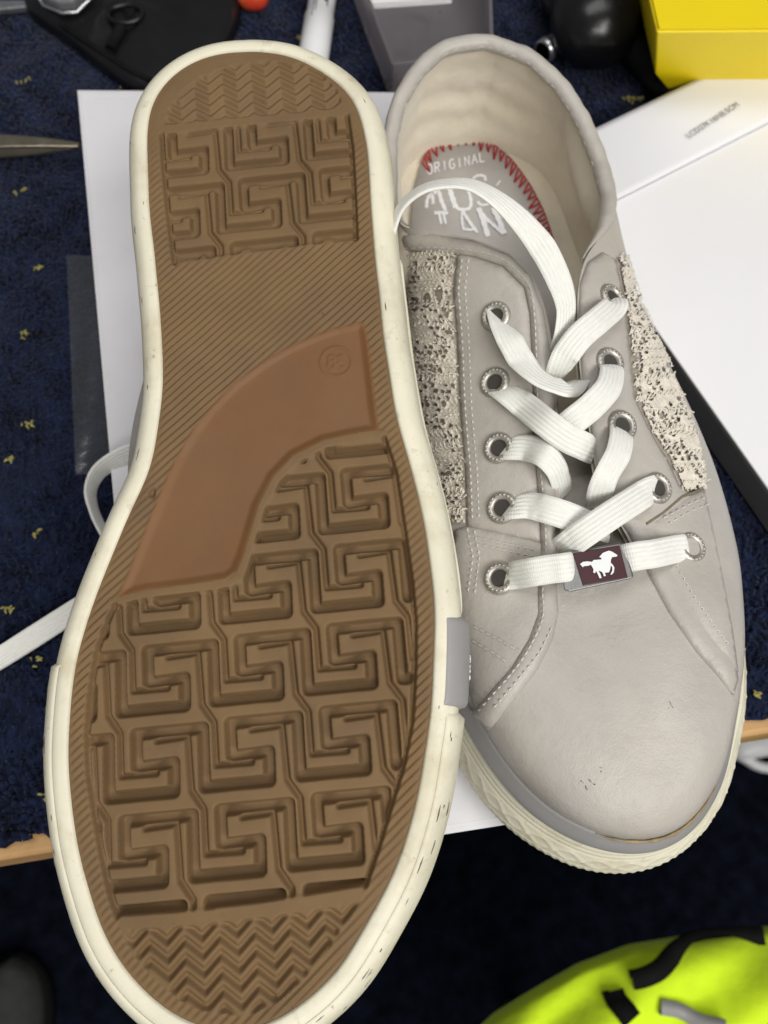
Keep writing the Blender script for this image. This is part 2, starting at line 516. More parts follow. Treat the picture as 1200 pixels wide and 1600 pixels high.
# lattice of the key pattern (photo corners of the channels -> regular lattice on the sole)
latF = {(2, 0): (503.4, 831.8), (2, 1): (491, 956.5), (2, 2): (477, 1088), (2, 3): (467.5, 1220), (2, 4): (450, 1361), (1, 1): (346, 972.8), (1, 2): (327, 1104.5), (1, 3): (314.5, 1243), (1, 4): (304, 1376.5), (0, 1): (205.5, 989), (0, 2): (183, 1121), (0, 3): (166, 1256.5)}
latH = {(0, 0): (356.7, 265), (0, 1): (338.3, 360.8), (1, 0): (482.5, 249), (1, 1): (473.3, 345)}
A_, B_ = [], []
for L, h in ((latF, 0), (latH, 1)):
    for (i, j), p in L.items():
        A_.append([1 - h, h, i, j]); B_.append(sxy(p))
C_, *_r = np.linalg.lstsq(np.array(A_, float), np.array(B_), rcond=None)
oF, oH, e1, e2 = C_
MM = np.stack([e1, e2], 1); MI = np.linalg.inv(MM)
cr = lambda c: sxy((300 + c[0] / 6, 900 + c[1] / 6))
Dpath = [MI @ (cr(c) - (oF + MM @ np.array([1, 2]))) for c in ((188, 640), (205, 1170), (805, 1112), (795, 850), (455, 895), (438, 598), (1051, 542))]
Dpath[-1] = Dpath[0] + np.array([1, 0])
Npath = [MI @ (cr(c) - (oF + MM @ np.array([1, 1]))) for c in ((-135, 5), (140, -37), (178, 430), (290, 590), (312, 975), (640, 948))]


# grid over the sole, laid along the pattern so that channel walls come out straight
G = .00030
sa, sb = G / np.linalg.norm(e1), G / np.linalg.norm(e2)
cor = np.array([MI @ (np.array(c) - oF) for c in ((-.048, -.001), (.054, -.001), (.054, .274), (-.048, .274))])
ga = np.arange(cor[:, 0].min(), cor[:, 0].max(), sa); gb = np.arange(cor[:, 1].min(), cor[:, 1].max(), sb)[::-1]
GA, GB = np.meshgrid(ga, gb, indexing='ij')
GX = oF[0] + e1[0] * GA + e2[0] * GB; GY = oF[1] + e1[1] * GA + e2[1] * GB


def pip(poly):
    P = np.asarray(poly); Q = np.roll(P, -1, 0)
    m = np.zeros(GX.shape, bool)
    box = (GX >= P[:, 0].min()) & (GX <= P[:, 0].max()) & (GY >= P[:, 1].min()) & (GY <= P[:, 1].max())
    x, y = GX[box], GY[box]
    r = np.zeros(len(x), bool)
    for p, q_ in zip(P, Q):
        if p[1] == q_[1]: continue
        lo, hi = min(p[1], q_[1]), max(p[1], q_[1])
        k = np.nonzero((y >= lo) & (y < hi))[0]
        r[k] ^= x[k] < p[0] + (y[k] - p[1]) / (q_[1] - p[1]) * (q_[0] - p[0])
    m[box] = r
    return m


def dist_segs(X, A, B):
    d = np.full(len(X), 9.0)
    for a, b in zip(A, B):
        ab = b - a; l = ab @ ab + 1e-18
        t = np.clip(((X - a) @ ab) / l, 0, 1)
        d = np.minimum(d, np.linalg.norm(X - a - t[:, None] * ab, axis=1))
    return d


def poly_d(poly, mask, closed=True):
    P = np.asarray(poly)
    out = np.full(GX.shape, 9.0)
    X = np.stack([GX[mask], GY[mask]], -1)
    out[mask] = dist_segs(X, P if closed else P[:-1], np.roll(P, -1, 0) if closed else P[1:])
    return out


inside = pip(BO)
PX = lambda L: np.array([sxy(p) for p in L])
heel_poly = PX([(252, 209), (330, 200), (430, 190), (542, 180), (549, 230), (553, 300), (556, 373), (480, 381), (380, 394), (272, 410), (262, 330), (255, 260)])
arch_poly = PX([(568, 503), (526, 511), (487, 525), (449, 542), (407, 567), (365, 599), (330, 634), (300, 672), (277, 710), (257, 753), (238, 799), (215, 856), (200, 894), (180, 935), (228, 923), (300, 914), (354, 905), (370, 894), (380, 870), (389, 840), (404, 790), (428, 744), (459, 712), (505, 689), (545, 680), (593, 672), (588, 640), (580, 570), (574, 520)])
fore_poly = PX([(600, 684), (617.5, 738), (631.5, 832), (642.5, 910), (648, 972), (647.5, 1035), (644, 1113), (642, 1131), (630, 1194), (611, 1256), (592, 1319), (570, 1384), (480, 1399), (400, 1412), (310, 1423), (182, 1432), (169, 1390), (157, 1330), (146.5, 1270), (137.5, 1210), (134.5, 1150), (139.5, 1085), (150, 1019), (162, 983), (178, 946), (228, 934), (300, 926), (362, 917), (380, 904), (390, 875), (400, 838), (414, 793), (437, 752), (466, 722), (508, 700), (547, 691)])
hchev_poly = PX([(252, 196), (262, 165), (285, 138), (320, 112), (360, 100), (420, 92), (470, 96), (505, 112), (530, 140), (538, 168), (450, 178), (350, 186)])
tchev_poly = PX([(187, 1452), (312, 1443), (420, 1430), (500, 1419), (566, 1407), (555, 1424), (524, 1469), (505, 1497), (474, 1534), (436, 1566), (399, 1584), (377, 1590), (312, 1581), (281, 1566), (247, 1538), (214, 1503), (194, 1470)])
bar_poly = PX([(180, 1431), (400, 1411), (572, 1382), (566, 1408), (420, 1431), (312, 1444), (187, 1453)])
m_heel, m_arch, m_fore, m_hc, m_tc, m_bar = [pip(p) & inside for p in (heel_poly, arch_poly, fore_poly, hchev_poly, tchev_poly, bar_poly)]

def key_height(mask, org, out, depth_d, depth_n):
    X = np.stack([GX[mask], GY[mask]], -1)
    fr = (X - org) @ MI.T; fr -= np.floor(fr)
    P = fr @ MM.T
    def segs(path):
        A, B = [], []
        for i in range(-2, 3):
            for j in range(-2, 3):
                for a, b in zip(path[:-1], path[1:]):
                    a2, b2 = a + [i, j], b + [i, j]
                    if max(a2[0], b2[0]) < -.4 or min(a2[0], b2[0]) > 1.4 or max(a2[1], b2[1]) < -.4 or min(a2[1], b2[1]) > 1.4: continue
                    A.append(MM @ a2); B.append(MM @ b2)
        return A, B
    dd = dist_segs(P, *segs(Dpath)); dn = dist_segs(P, *segs(Npath))
    hD = -depth_d * (1 - sstep(.00102, .00142, dd))
    hN = -depth_n * (1 - sstep(.00010, .00095, dn))
    lug = -.00012 * sstep(.0022, .0013, np.minimum(dd, dn))
    out[mask] = np.minimum(np.minimum(hD, hN), lug) - .0002


Hh = np.zeros(GX.shape)
# border ribs
a42 = rad(43)
ph = (-GX * math.sin(a42) + GY * math.cos(a42)) / .00178
rib = np.sin(2 * np.pi * ph + .35 * np.sin(GX * 300) * np.cos(GY * 210))
rib = np.sign(rib) * np.abs(rib) ** .75
amp = .00038 * (1 - sstep(.222, .246, GY)) * (.75 + .25 * np.sin(GX * 90 + GY * 57))
d_brown = poly_d(BO[::4], inside)
amp = amp * sstep(.0003, .0022, d_brown)
nearA = poly_d(arch_poly, inside); nearF = poly_d(fore_poly, inside)
ridge = (nearA < .0022) & (nearF < .0022)
amp = amp * sstep(.0002, .0014, poly_d(heel_poly, inside)) * sstep(.0002, .0012, nearF)
amp[ridge | m_bar] = 0
Hh = rib * amp - .00018
Hh[ridge] = .00005
# soft rounding towards the rim
Hh -= .0003 * (1 - sstep(0, .0030, d_brown))
key = np.zeros(GX.shape)
key_height(m_heel, oH, key, .0028, .0019); key_height(m_fore, oF, key, .0036, .0025)
for mk, poly, sel in ((m_heel, heel_poly, [(3, 6), (9, 12)]), (m_fore, fore_poly, [(0, 11), (15, 24)])):
    Hh[mk] = key[mk] * sstep(-.0001, .0007, poly_d(poly, mk))[mk] - .0002
    P = np.vstack([poly, poly[:1]])
    for a, b in sel:
        dg = poly_d(P[a:b + 1], inside, closed=False)
        gr = -.0024 * (1 - sstep(.00015, .0008, dg))
        near = (dg < .0009)
        Hh[near] = np.minimum(Hh[near], gr[near])
dF = poly_d(fore_poly, m_fore)
# arch: wide bevel, then a smooth floor
dA = poly_d(arch_poly, m_arch)
Hh[m_arch] = (-.0010 * sstep(.0000, .0026, dA))[m_arch]
# size mark: ring and digits
c38 = sxy((525, 563)); ring_r = .0043
rr = np.hypot(GX - c38[0], GY - c38[1])
mark = np.abs(rr - ring_r)
def arc_d(cx, cy, r, a0, a1, n=14):
    t = np.linspace(a0, a1, n)
    P = np.stack([c38[0] + cx + r * np.cos(t), c38[1] + cy + r * np.sin(t)], -1)
    X = np.stack([GX[nearm], GY[nearm]], -1)
    o = np.full(GX.shape, 9.0); o[nearm] = dist_segs(X, P[:-1], P[1:]); return o
nearm = rr < .006
# the digits read from the toe end: drawn turned by half a turn
for (cx, cy, r, a0, a1) in ((.0013, .00095, .00085, .9, 4.5), (.0013, -.00095, .00095, 1.8, 5.4), (-.0013, .00095, .00085, 0, 6.283), (-.0013, -.00095, .00105, 0, 6.283)):
    mark = np.minimum(mark, arc_d(cx, cy, r, a0, a1))
Hh += .00022 * (1 - sstep(.00018, .00050, mark)) * nearm
# dent at the arch edge
cd = sxy((237, 770)); Hh -= .0012 * (1 - sstep(.0006, .0018, np.hypot((GX - cd[0]) * 1.6, GY - cd[1])))
# zigzags
eu = e1 / np.linalg.norm(e1); ev = np.array([-eu[1], eu[0]])
def zig(mask, poly, org, per, sp, am, dep):
    u = (GX - org[0]) * eu[0] + (GY - org[1]) * eu[1]; v_ = (GX - org[0]) * ev[0] + (GY - org[1]) * ev[1]
    tri = np.abs(((u / per) % 1) - .5) * 2
    tri = tri + .06 * np.cos(2 * np.pi * u / per)
    p_ = (v_ - am * tri) / sp
    s_ = np.abs(((p_) % 1) - .5) * 2          # 0 at ridge centre .. 1 at the valley
    h = -dep * sstep(.12, 1.0, s_)
    dd = poly_d(poly, mask)
    h = h * sstep(0, .0012, dd) - .00015
    Hh[mask] = h[mask]
zig(m_hc, hchev_poly, sxy((345, 105)), .0087, .0038, .0029, .0011)
zig(m_tc, tchev_poly, sxy((232, 1472)), .0084, .0039, .0032, .0017)
Hh += .00003 * np.sin(GX * 400 + 3 * np.sin(GY * 130)) * np.cos(GY * 260)

for _k in range(1):      # moulded rubber has no knife edges
    Hh = (np.roll(Hh, 1, 0) + 2 * Hh + np.roll(Hh, -1, 0)) / 4
    Hh = (np.roll(Hh, 1, 1) + 2 * Hh + np.roll(Hh, -1, 1)) / 4
region = np.zeros(GX.shape, int)
for k, mk in enumerate((m_heel, m_arch, m_fore, m_hc, m_tc), 1): region[mk] = k
Wp = SO + GX[..., None] * SX + GY[..., None] * SY + Hh[..., None] * SN
vi = np.arange(GX.size).reshape(GX.shape)
qi = np.stack([vi[:-1, :-1], vi[1:, :-1], vi[1:, 1:], vi[:-1, 1:]], -1)
qok = inside[:-1, :-1] & inside[1:, :-1] & inside[1:, 1:] & inside[:-1, 1:]
qreg = region[:-1, :-1]


def sub_grid(name, sel, m, parent):
    Fq = qi[sel & qok]
    used, inv = np.unique(Fq, return_inverse=True)
    return mesh(name, Wp.reshape(-1, 3)[used], inv.reshape(-1, 4), m, parent)


outsole = sub_grid('outsole', qreg == 0, M['rubber'], shoe_a)
outsole['label'] = 'brown rubber outsole with diagonal ribs along its border'
for k, (nm, mm) in enumerate((('heel_tread', 'rubber'), ('arch_panel', 'rubber_smooth'), ('forefoot_tread', 'rubber'), ('heel_zigzag', 'rubber'), ('toe_zigzag', 'rubber')), 1):
    sub_grid(nm, qreg == k, M[mm], outsole)

# ------------------------------------------------------------------ foxing sweeps
def sweep(idx, prof, place, wob=0.0, closed=False, spring=0.0, dmap=None, nidx=None):
    """prof: list of (offset, z) in mm along outline indices idx -> world verts/faces"""
    idx = np.asarray(idx, float)
    i0 = np.floor(idx).astype(int) % NB; i1 = (i0 + 1) % NB; t = (idx - np.floor(idx))[:, None]
    P = BO[i0] * (1 - t) + BO[i1] * t; Nn = BN[i0] * (1 - t) + BN[i1] * t
    pr = np.asarray(prof, float) / 1000
    if pr.ndim == 2: pr = np.broadcast_to(pr, (len(idx),) + pr.shape)
    off = pr[..., 0].copy(); z = pr[..., 1].copy()
    if wob: off = off + wob * (np.sin(idx * .105) * np.sin(idx * .0471 + 1) + .4 * np.sin(idx * .2199))[:, None]
    if dmap is not None: off = off + dmap(idx, z)
    XY = P[:, None] + Nn[:, None] * off[..., None]
    zz = z + spring * np.clip(1 - XY[..., 1] / .08, 0, 1) ** 2
    L = np.concatenate([XY, zz[..., None]], -1)
    return place(L).reshape(-1, 3), grid_faces(len(idx), pr.shape[1], closed, False)


def prof_spline(pts, n):
    return catmull(np.array(pts, float), n)


fx_a = prof_spline([(-.6, .35), (-.15, -.25), (.9, -.45), (2.4, -.30), (3.9, .6), (5.3, 2.2), (6.2, 4.6), (6.7, 8), (6.8, 11), (6.7, 15), (6.3, 17), (5.6, 20), (4.8, 23), (3.5, 25)], 40)
v, f_ = sweep(np.arange(0, NB, 2), fx_a, inv_w, .00012, True)
fox_a = mesh('midsole_rim', v, f_, M['cream'], shoe_a)
fox_a['label'] = 'cream rubber rim with worn edge'


def band(name, i0, i1, pts, m, parent, place, thick=1.0, step=2, wob=0, spring=0, cap=6.0, dmap=None, n=24):
    """a rubber tape of its own thickness laid around the sole edge, with rounded ends"""
    idx = np.arange(i0, i1 + .01, step)
    pr = prof_spline(pts, n)
    a = np.repeat(pr[None], len(idx), 0)
    e = np.clip(np.minimum(idx - i0, i1 - idx) / cap, 0, 1)
    ee = np.sqrt(np.clip(1 - (1 - e) ** 2, 0, 1))
    a[:, :, 0] -= thick * (1 - ee)[:, None]
    v, f_ = sweep(idx, a, place, wob, False, spring, dmap)
    return mesh(name, v, f_, m, parent)


tape_pts = [(3.5, .1), (4.4, .2), (5.9, 1.5), (7.4, 4.2), (8.4, 8), (8.6, 11), (8.3, 15), (7.6, 17.5), (6.2, 18.6)]
band('toe_tape', 263, 519, tape_pts, M['cream'], shoe_a, inv_w, 2.0, 2, .00012, cap=2)
patch_pts = [(2.6, -.3), (3.6, -.1), (5.4, 1.2), (7.2, 3.8), (8.8, 8), (9.2, 12), (9.0, 16), (8.0, 19), (6.5, 20.5)]
pa = band('grey_tab', 519.5, 549, patch_pts, M['bumper'], shoe_a, inv_w, 2.4, 1, 0, cap=3)
# thin welt line along the top of the rim
band('welt', 120, 262, [(6.6, 15.2), (7.3, 15.6), (7.4, 16.6), (6.5, 17.2)], M['cream'], shoe_a, inv_w, .6, 2, n=10)
band('welt', 550, 690, [(6.6, 15.2), (7.6, 15.6), (7.7, 16.6), (6.5, 17.2)], M['cream'], shoe_a, inv_w, .6, 2, n=10)

mbq = MB()
for k in range(46):
    i = float(rng.choice([rng.uniform(265, 420), rng.uniform(420, 516), rng.uniform(0, 799)])); u_ = rng.uniform(.25, .75); ln = rng.uniform(.6, 5)
    toe_r = 266 < i < 514
    P_ = prof_spline(tape_pts, 40) if toe_r else fx_a
    a_, z_ = P_[int(u_ * (len(P_) - 1) * (.6 if not toe_r else .55))]
    Q = []
    for t in np.linspace(0, ln, 4):
        j = int(i + t) % NB
        q_ = BO[j] + BN[j] * ((a_ + .02) / 1000 + .0)
        Q.append(inv_w(np.array([q_[0], q_[1], (z_ + .12 * math.sin(t * 2 + k)) / 1000])))
    vv, ff = tube(np.array(Q), np.array([.00005, .00015, .00013, .00004]) * rng.uniform(.6, 1.3), 5); mbq.add(vv, ff)
tag(mbq.build('scratch', M['scuff_dark'], shoe_a), kind='stuff')

# white script on the grey tab
mbp = MB()
def tab_pt(i, z, off):
    i0 = int(i); P = BO[i0] + (BO[i0 + 1] - BO[i0]) * (i - i0); Nn = BN[i0]
    q = P + Nn * off / 1000
    return inv_w(np.array([q[0], q[1], z / 1000]))
for st in ([(536.5, 9), (535.5, 10.5), (536.8, 12), (534.6, 12.6)], [(533.4, 9.5), (533.8, 12), (532.4, 13), (531.6, 11), (532.6, 10)], [(530.4, 11), (530.8, 13), (529.6, 13), (529.4, 11), (530.4, 11)]):
    Q = catmull(np.array([tab_pt(i, z, np.interp(z, [8, 12, 16], [8.95, 9.22, 9.0])) for i, z in st]), 16)
    vv, ff = tube(Q, .00032, 5); mbp.add(vv, ff)
mbp.build('script', M['white_print'], pa)

# ================================================================== upper: rim and loft shared by both shoes (local metres)
rim_def = [(0, 757, 60, 72), (18, 690, 70, 72), (35, 645, 110, 70), (55, 615, 165, 67), (80, 602, 230, 64), (105, 604, 310, 62), (125, 625, 356, 64), (140, 680, 362, 68), (152, 740, 372, 71), (165, 800, 395, 73), (178, 835, 430, 73), (195, 855, 490, 71), (215, 868, 570, 68), (235, 872, 650, 65), (255, 873, 740, 61), (275, 873, 830, 57), (300, 874, 900, 53), (335, 884, 908, 53), (368, 908, 908, 53), (400, 934, 902, 53), (440, 958, 892, 53), (480, 980, 878, 53), (505, 988, 858, 53), (515, 977, 830, 55), (525, 951, 796, 58), (535, 936, 759, 60), (548, 925, 706, 62), (558, 919, 661, 64), (572, 908, 605, 66), (590, 902, 530, 69), (598, 901, 500, 70), (612, 903, 440, 71), (622, 915, 400, 68), (645, 950, 355, 63), (665, 958, 310, 60), (690, 942, 250, 61), (715, 915, 185, 64), (742, 880, 130, 67), (768, 830, 85, 70), (800, 757, 60, 72)]
NT = 400
ti = np.linspace(0, 800, NT, endpoint=False)
rd = np.array(rim_def, float)
R3 = np.array([upl((np.interp(t, rd[:, 0], rd[:, 1]), np.interp(t, rd[:, 0], rd[:, 2])), np.interp(t, rd[:, 0], rd[:, 3]) / 1000) for t in ti])
R3 = smooth_closed(R3, 2.2)
SPR = .008


def gauss(x, c, s): return np.exp(-.5 * ((x - c) / s) ** 2)


i_t = ti.astype(int)
toe_w = sstep(270, 330, ti) * (1 - sstep(480, 530, ti))
b_off = .0030 * (1 - toe_w) + toe_w * (.0006 - .0026 * sstep(400, 460, ti))
b_off = b_off + .0125 * gauss(ti, 175, 36)
b_z = .024 + .003 * toe_w
Bxy = BO[i_t] + BN[i_t] * b_off[:, None]
B3 = np.concatenate([Bxy, (b_z + SPR * np.clip(1 - Bxy[:, 1] / .08, 0, 1) ** 2)[:, None]], 1)
bulge = .0040 * gauss(ti, 175, 45) + .0012 * gauss(ti, 620, 90)
NV = 44


def loft(v):
    """surface points at ring parameter v in [0,1] for every ti"""
    dz = (R3[:, 2] - B3[:, 2])
    k1 = .50 + .42 * toe_w; k2 = .12 - .09 * toe_w
    outw = np.concatenate([BN[i_t], np.zeros((NT, 1))], 1)
    P1 = B3 + outw * (bulge + .0015 * toe_w)[:, None]; P1[:, 2] += dz * k1
    wcol = (sstep(110, 60, ti) + sstep(640, 700, ti))
    mixk = (.46 + .06 * toe_w) * (1 - .2 * wcol)
    P2 = R3.copy(); P2[:, :2] += (B3[:, :2] - R3[:, :2]) * mixk[:, None]; P2[:, 2] -= dz * k2
    return (1 - v) ** 3 * B3 + 3 * v * (1 - v) ** 2 * P1 + 3 * v * v * (1 - v) * P2 + v ** 3 * R3


vs = np.linspace(0, 1, NV)
BODY = np.stack([loft(v) for v in vs], 1)                       # NT x NV x 3
# the vamp: soft creases and a shallow dimple on the toe
yy = BODY[..., 1]; xx = BODY[..., 0]
dim = .0011 * gauss(xx, .006, .006) * gauss(yy, .021, .006) + .0008 * gauss(xx, -.012, .007) * gauss(yy, .045, .006) + .0020 * gauss(xx, -.004, .009) * gauss(yy, .060, .006) + .0009 * gauss(xx + .5 * yy, .016, .006) * gauss(yy, .050, .012) + .0007 * gauss(xx - .6 * yy, -.004, .004) * gauss(yy, .045, .012) - .0006 * gauss(xx, .008, .006) * gauss(yy, .054, .007)
BODY[..., 2] -= dim * (toe_w > .3)[:, None]
tuck = np.concatenate([BO[i_t] - BN[i_t] * .002, (B3[:, 2] - .006)[:, None]], 1)
BODY = np.concatenate([tuck[:, None], BODY], 1)
BODY_F = grid_faces(NT, NV + 1, True, False)
BODY_FLAT = BODY.copy(); BODY_FLAT[..., 2] -= SPR * np.clip(1 - BODY[..., 1] / .08, 0, 1) ** 2      # the overturned sole lies flat
body_w = upr_w(BODY)
bvh = BVHTree.FromPolygons([Vector(p) for p in body_w.reshape(-1, 3)], [tuple(int(i) for i in q) for q in BODY_F])


def hit(p, c=None):
    """where the direction of photo pixel p meets the upper of the upright shoe (point, normal)"""
    q = np.array(p, float)
    for k in range(40):
        d = Vector(ray(q)).normalized()
        r = bvh.ray_cast(Vector(CAM), d)
        if r[0] is not None:
            n_ = r[1]
            if n_.dot(d) > 0: n_ = -n_
            return np.array(r[0]), np.array(n_)
        if c is None: break
        q = q + (np.asarray(c) - q) * .03
    r = bvh.find_nearest(Vector(at_z(q, UO[2] + .06)))
    n_ = r[1]
    if n_.dot(Vector(ray(q))) > 0: n_ = -n_
    return np.array(r[0]), np.array(n_)


def densify(poly, step, closed=True):
    out = []
    P = [np.array(p, float) for p in poly]
    m = len(P) if closed else len(P) - 1
    for i in range(m):
        a, b = P[i], P[(i + 1) % len(P)]
        k = max(1, int(np.linalg.norm(b - a) / step))
        out += [a + (b - a) * j / k for j in range(k)]
    if not closed: out.append(P[-1])
    return out


def patch(name, poly, thick, m, parent, step=6, under=.0004, round_=.45):
    """a leather piece cut to a photo outline and laid on the upper, with its own thickness"""
    bd = densify(poly, step)
    P = np.array(poly, float); Q = np.roll(P, -1, 0)
    c = P.mean(0)
    ins = []
    for x in np.arange(P[:, 0].min(), P[:, 0].max(), step):
        for y in np.arange(P[:, 1].min(), P[:, 1].max(), step):
            x2, y2 = x + (.5 * step if int(y / step) % 2 else 0), y
            cr_ = (P[:, 1] > y2) != (Q[:, 1] > y2)
            xs = P[cr_, 0] + (y2 - P[cr_, 1]) / (Q[cr_, 1] - P[cr_, 1]) * (Q[cr_, 0] - P[cr_, 0])
            if (xs > x2).sum() % 2 == 1 and min(np.hypot(b[0] - x2, b[1] - y2) for b in bd) > step * .55:
                ins.append((x2, y2))
    co = [Vector(b) for b in bd] + [Vector(p) for p in ins]
    nb = len(bd)
    res = geometry.delaunay_2d_cdt(co, [(i, (i + 1) % nb) for i in range(nb)], [], 1, 1e-4)
    vo, fo, orig = res[0], res[2], res[3]
    top, low = [], []
    isb = [any(k < nb for k in o) for o in orig]
    cc = np.array([np.mean([b[0] for b in bd]), np.mean([b[1] for b in bd])])
    bda = np.array(bd)
    for v_, b in zip(vo, isb):
        h, n_ = hit(v_, cc)
        if b:
            t_ = thick * round_
        else:
            dmin = np.min(np.hypot(bda[:, 0] - v_[0], bda[:, 1] - v_[1]))
            t_ = thick * (round_ + (1 - round_) * min(1, dmin / (step * 1.6)))
        top.append(h + n_ * t_); low.append(h - n_ * under)
    V = top; Fc = [tuple(f) for f in fo]
    # wall around the outline
    edges = {}
    for f in fo:
        for i in range(3):
            e = (f[i], f[(i + 1) % 3])
            edges[e] = edges.get(e, 0) + 1
    off = len(V); V = V + low
    for (a, b) in edges:
        if (b, a) not in edges: Fc.append((b, a, off + a, off + b))
    return mesh(name, V, Fc, m, parent)


# ================================================================== upright sneaker
shoe_b = thing('sneaker', 'upright grey leather sneaker with white laces and crochet side panels', 'shoe', (UO[0], UO[1], BOX_Z), 'pair of grey sneakers')


def fox_detail(idx, z):
    s = idx[:, None] * .00087           # metres along the edge
    zmm = z * 1000
    d = np.zeros_like(zmm + s)
    # hatch at the foot of the wall
    hm = sstep(2.6, 3.2, zmm) * (1 - sstep(6.2, 6.8, zmm))
    d = d + .00019 * hm * np.sin(2 * np.pi * (s / .0023 + zmm * .16))
    d = d - .00035 * gauss(zmm, 7.2, .25) - .00035 * gauss(zmm, 2.3, .25)
    # diamonds
    dm = sstep(7.6, 8.2, zmm) * (1 - sstep(13.0, 13.6, zmm))
    tri = np.abs(((s / .016) % 1) - .5) * 2
    d = d + .00032 * dm * (gauss(zmm - 8.0 - 5.2 * tri, 0, .42) + gauss(zmm - 13.2 + 5.2 * tri, 0, .42))
    # long ribs
    rm = sstep(13.4, 13.8, zmm)
    d = d - .00042 * rm * (gauss(((zmm - 13.6) % 1.9), .95, .22))
    return d


fx_b = prof_spline([(3.5, .2), (6.6, 0), (7.9, .8), (8.6, 2.8), (8.5, 6.5), (7.2, 11), (5.6, 15), (4.2, 19), (3.2, 22.5), (1.2, 23.5), (-2, 23.5)], 110)
fx_toe = prof_spline([(4.0, .2), (7.2, 0), (8.6, .8), (9.2, 2.8), (9.0, 6.5), (7.4, 11), (5.6, 15), (3.9, 19), (2.6, 22.0), (.2, 23.5), (-2.5, 23.5)], 110)
idx = np.arange(0, NB, .8)
tw = (sstep(260, 320, idx) * (1 - sstep(490, 540, idx)))[:, None, None]
v, f_ = sweep(idx, fx_b[None] * (1 - tw) + fx_toe[None] * tw, upr_w, .0001, True, SPR, fox_detail)
fox_b = mesh('midsole_rim', v, f_, M['cream'], shoe_b)
# closed underside
und = BO[::4] + BN[::4] * .0040
L = np.concatenate([und, np.full((len(und), 1), .0006)], 1); L[:, 2] += SPR * np.clip(1 - L[:, 1] / .08, 0, 1) ** 2
mesh('outsole', upr_w(L), [tuple(range(len(L)))], M['rubber'], shoe_b, False)
# toe bumper
idx = np.arange(286, 500, 1.5)
bp_ = prof_spline([(3.5, 20.2), (4.3, 20.8), (4.4, 22.2), (3.4, 24.5), (2.2, 26.6), (1.4, 27.9), (.7, 28.0), (.2, 26.6)], 22)
lat = sstep(400, 460, idx)
arr = np.repeat(bp_[None], len(idx), 0); arr[:, :, 0] += -.3 - 2.4 * (lat * .9)[:, None]
v, f_ = sweep(idx, arr, upr_w, 0, False, SPR)
bump_b = mesh('toe_bumper', v, f_, M['bumper'], shoe_b)
bump_b['label'] = 'grey rubber strip around the toe'
# glue line
gi = np.arange(380, 432, 1.0)
gp = []
for i in gi:
    p = BO[int(i)] + BN[int(i)] * (.0012 - .0024 * sstep(400, 460, i))
    gp.append((p[0], p[1], .0283 + SPR * max(0, 1 - p[1] / .08) ** 2))
v, f_ = tube(upr_w(np.array(gp)), .00042 * (np.sin(np.linspace(.05, 3.09, len(gi))) ** .4) * (1 + .3 * np.sin(gi * .9)), 7)
M['glue'] = mat('yellowed glue', (.36, .26, .13), .6, .25, 300)
mesh('glue_line', v, f_, M['glue'], shoe_b)

upper_b = mesh('upper', body_w.reshape(-1, 3), BODY_F, M['leather'], shoe_b)

# collar roll
sel = np.r_[np.arange(311, NT), np.arange(0, 64)]
C = R3[sel]
T_ = np.gradient(C, axis=0); T_ /= np.linalg.norm(T_, axis=1)[:, None]
inward = np.concatenate([-BN[i_t[sel]], np.zeros((len(sel), 1))], 1)
th_ = np.linspace(0, 2 * np.pi, 14, endpoint=False)
ends = np.clip(np.minimum(np.arange(len(sel)), len(sel) - 1 - np.arange(len(sel))) / 14.0, .15, 1)
wr = 1 + .05 * np.sin(np.arange(len(sel)) * .9) * np.sin(np.arange(len(sel)) * .23)
roll = C[:, None] + inward[:, None] * .0012 + (inward[:, None] * np.cos(th_)[None, :, None] * .0029 + np.array([0, 0, 1.0]) * np.sin(th_)[None, :, None] * .0026) * (ends * wr)[:, None, None]
mesh('collar', upr_w(roll).reshape(-1, 3), grid_faces(len(sel), 14, False, True), M['leather'], shoe_b)

mbc = MB()
for i in range(26, len(sel) - 24, 3):
    a = upr_w(C[i] + inward[i] * .0039 + np.array([0, 0, .0001])); b = upr_w(C[i + 2] + inward[i + 2] * .0039 + np.array([0, 0, .0001]))
    vv, ff = tube([a, (a + b) / 2 + [0, 0, .0003], b], [.0002, .0003, .0002], 5); mbc.add(vv, ff)
tag(mbc.build('collar_stitching', M['edge'], shoe_b), kind='stuff')
mbc = MB()
for P_ in ([(1046, 1096), (1049, 1103), (1052, 1106)], [(908, 1220), (914, 1226), (918, 1235)], [(918, 1216), (926, 1224), (930, 1226)], [(934, 1208), (940, 1205)], [(1042, 1108), (1046, 1106)], [(936, 1198), (942, 1200)]):
    Q = [hit(p) for p in densify(P_, 2.5, False)]
    vv, ff = tube([h - n_ * .00008 for h, n_ in Q], rng.uniform(.00005, .00032, len(Q)), 5); mbc.add(vv, ff)
tag(mbc.build('scuff_mark', M['scuff'], shoe_b), kind='stuff')

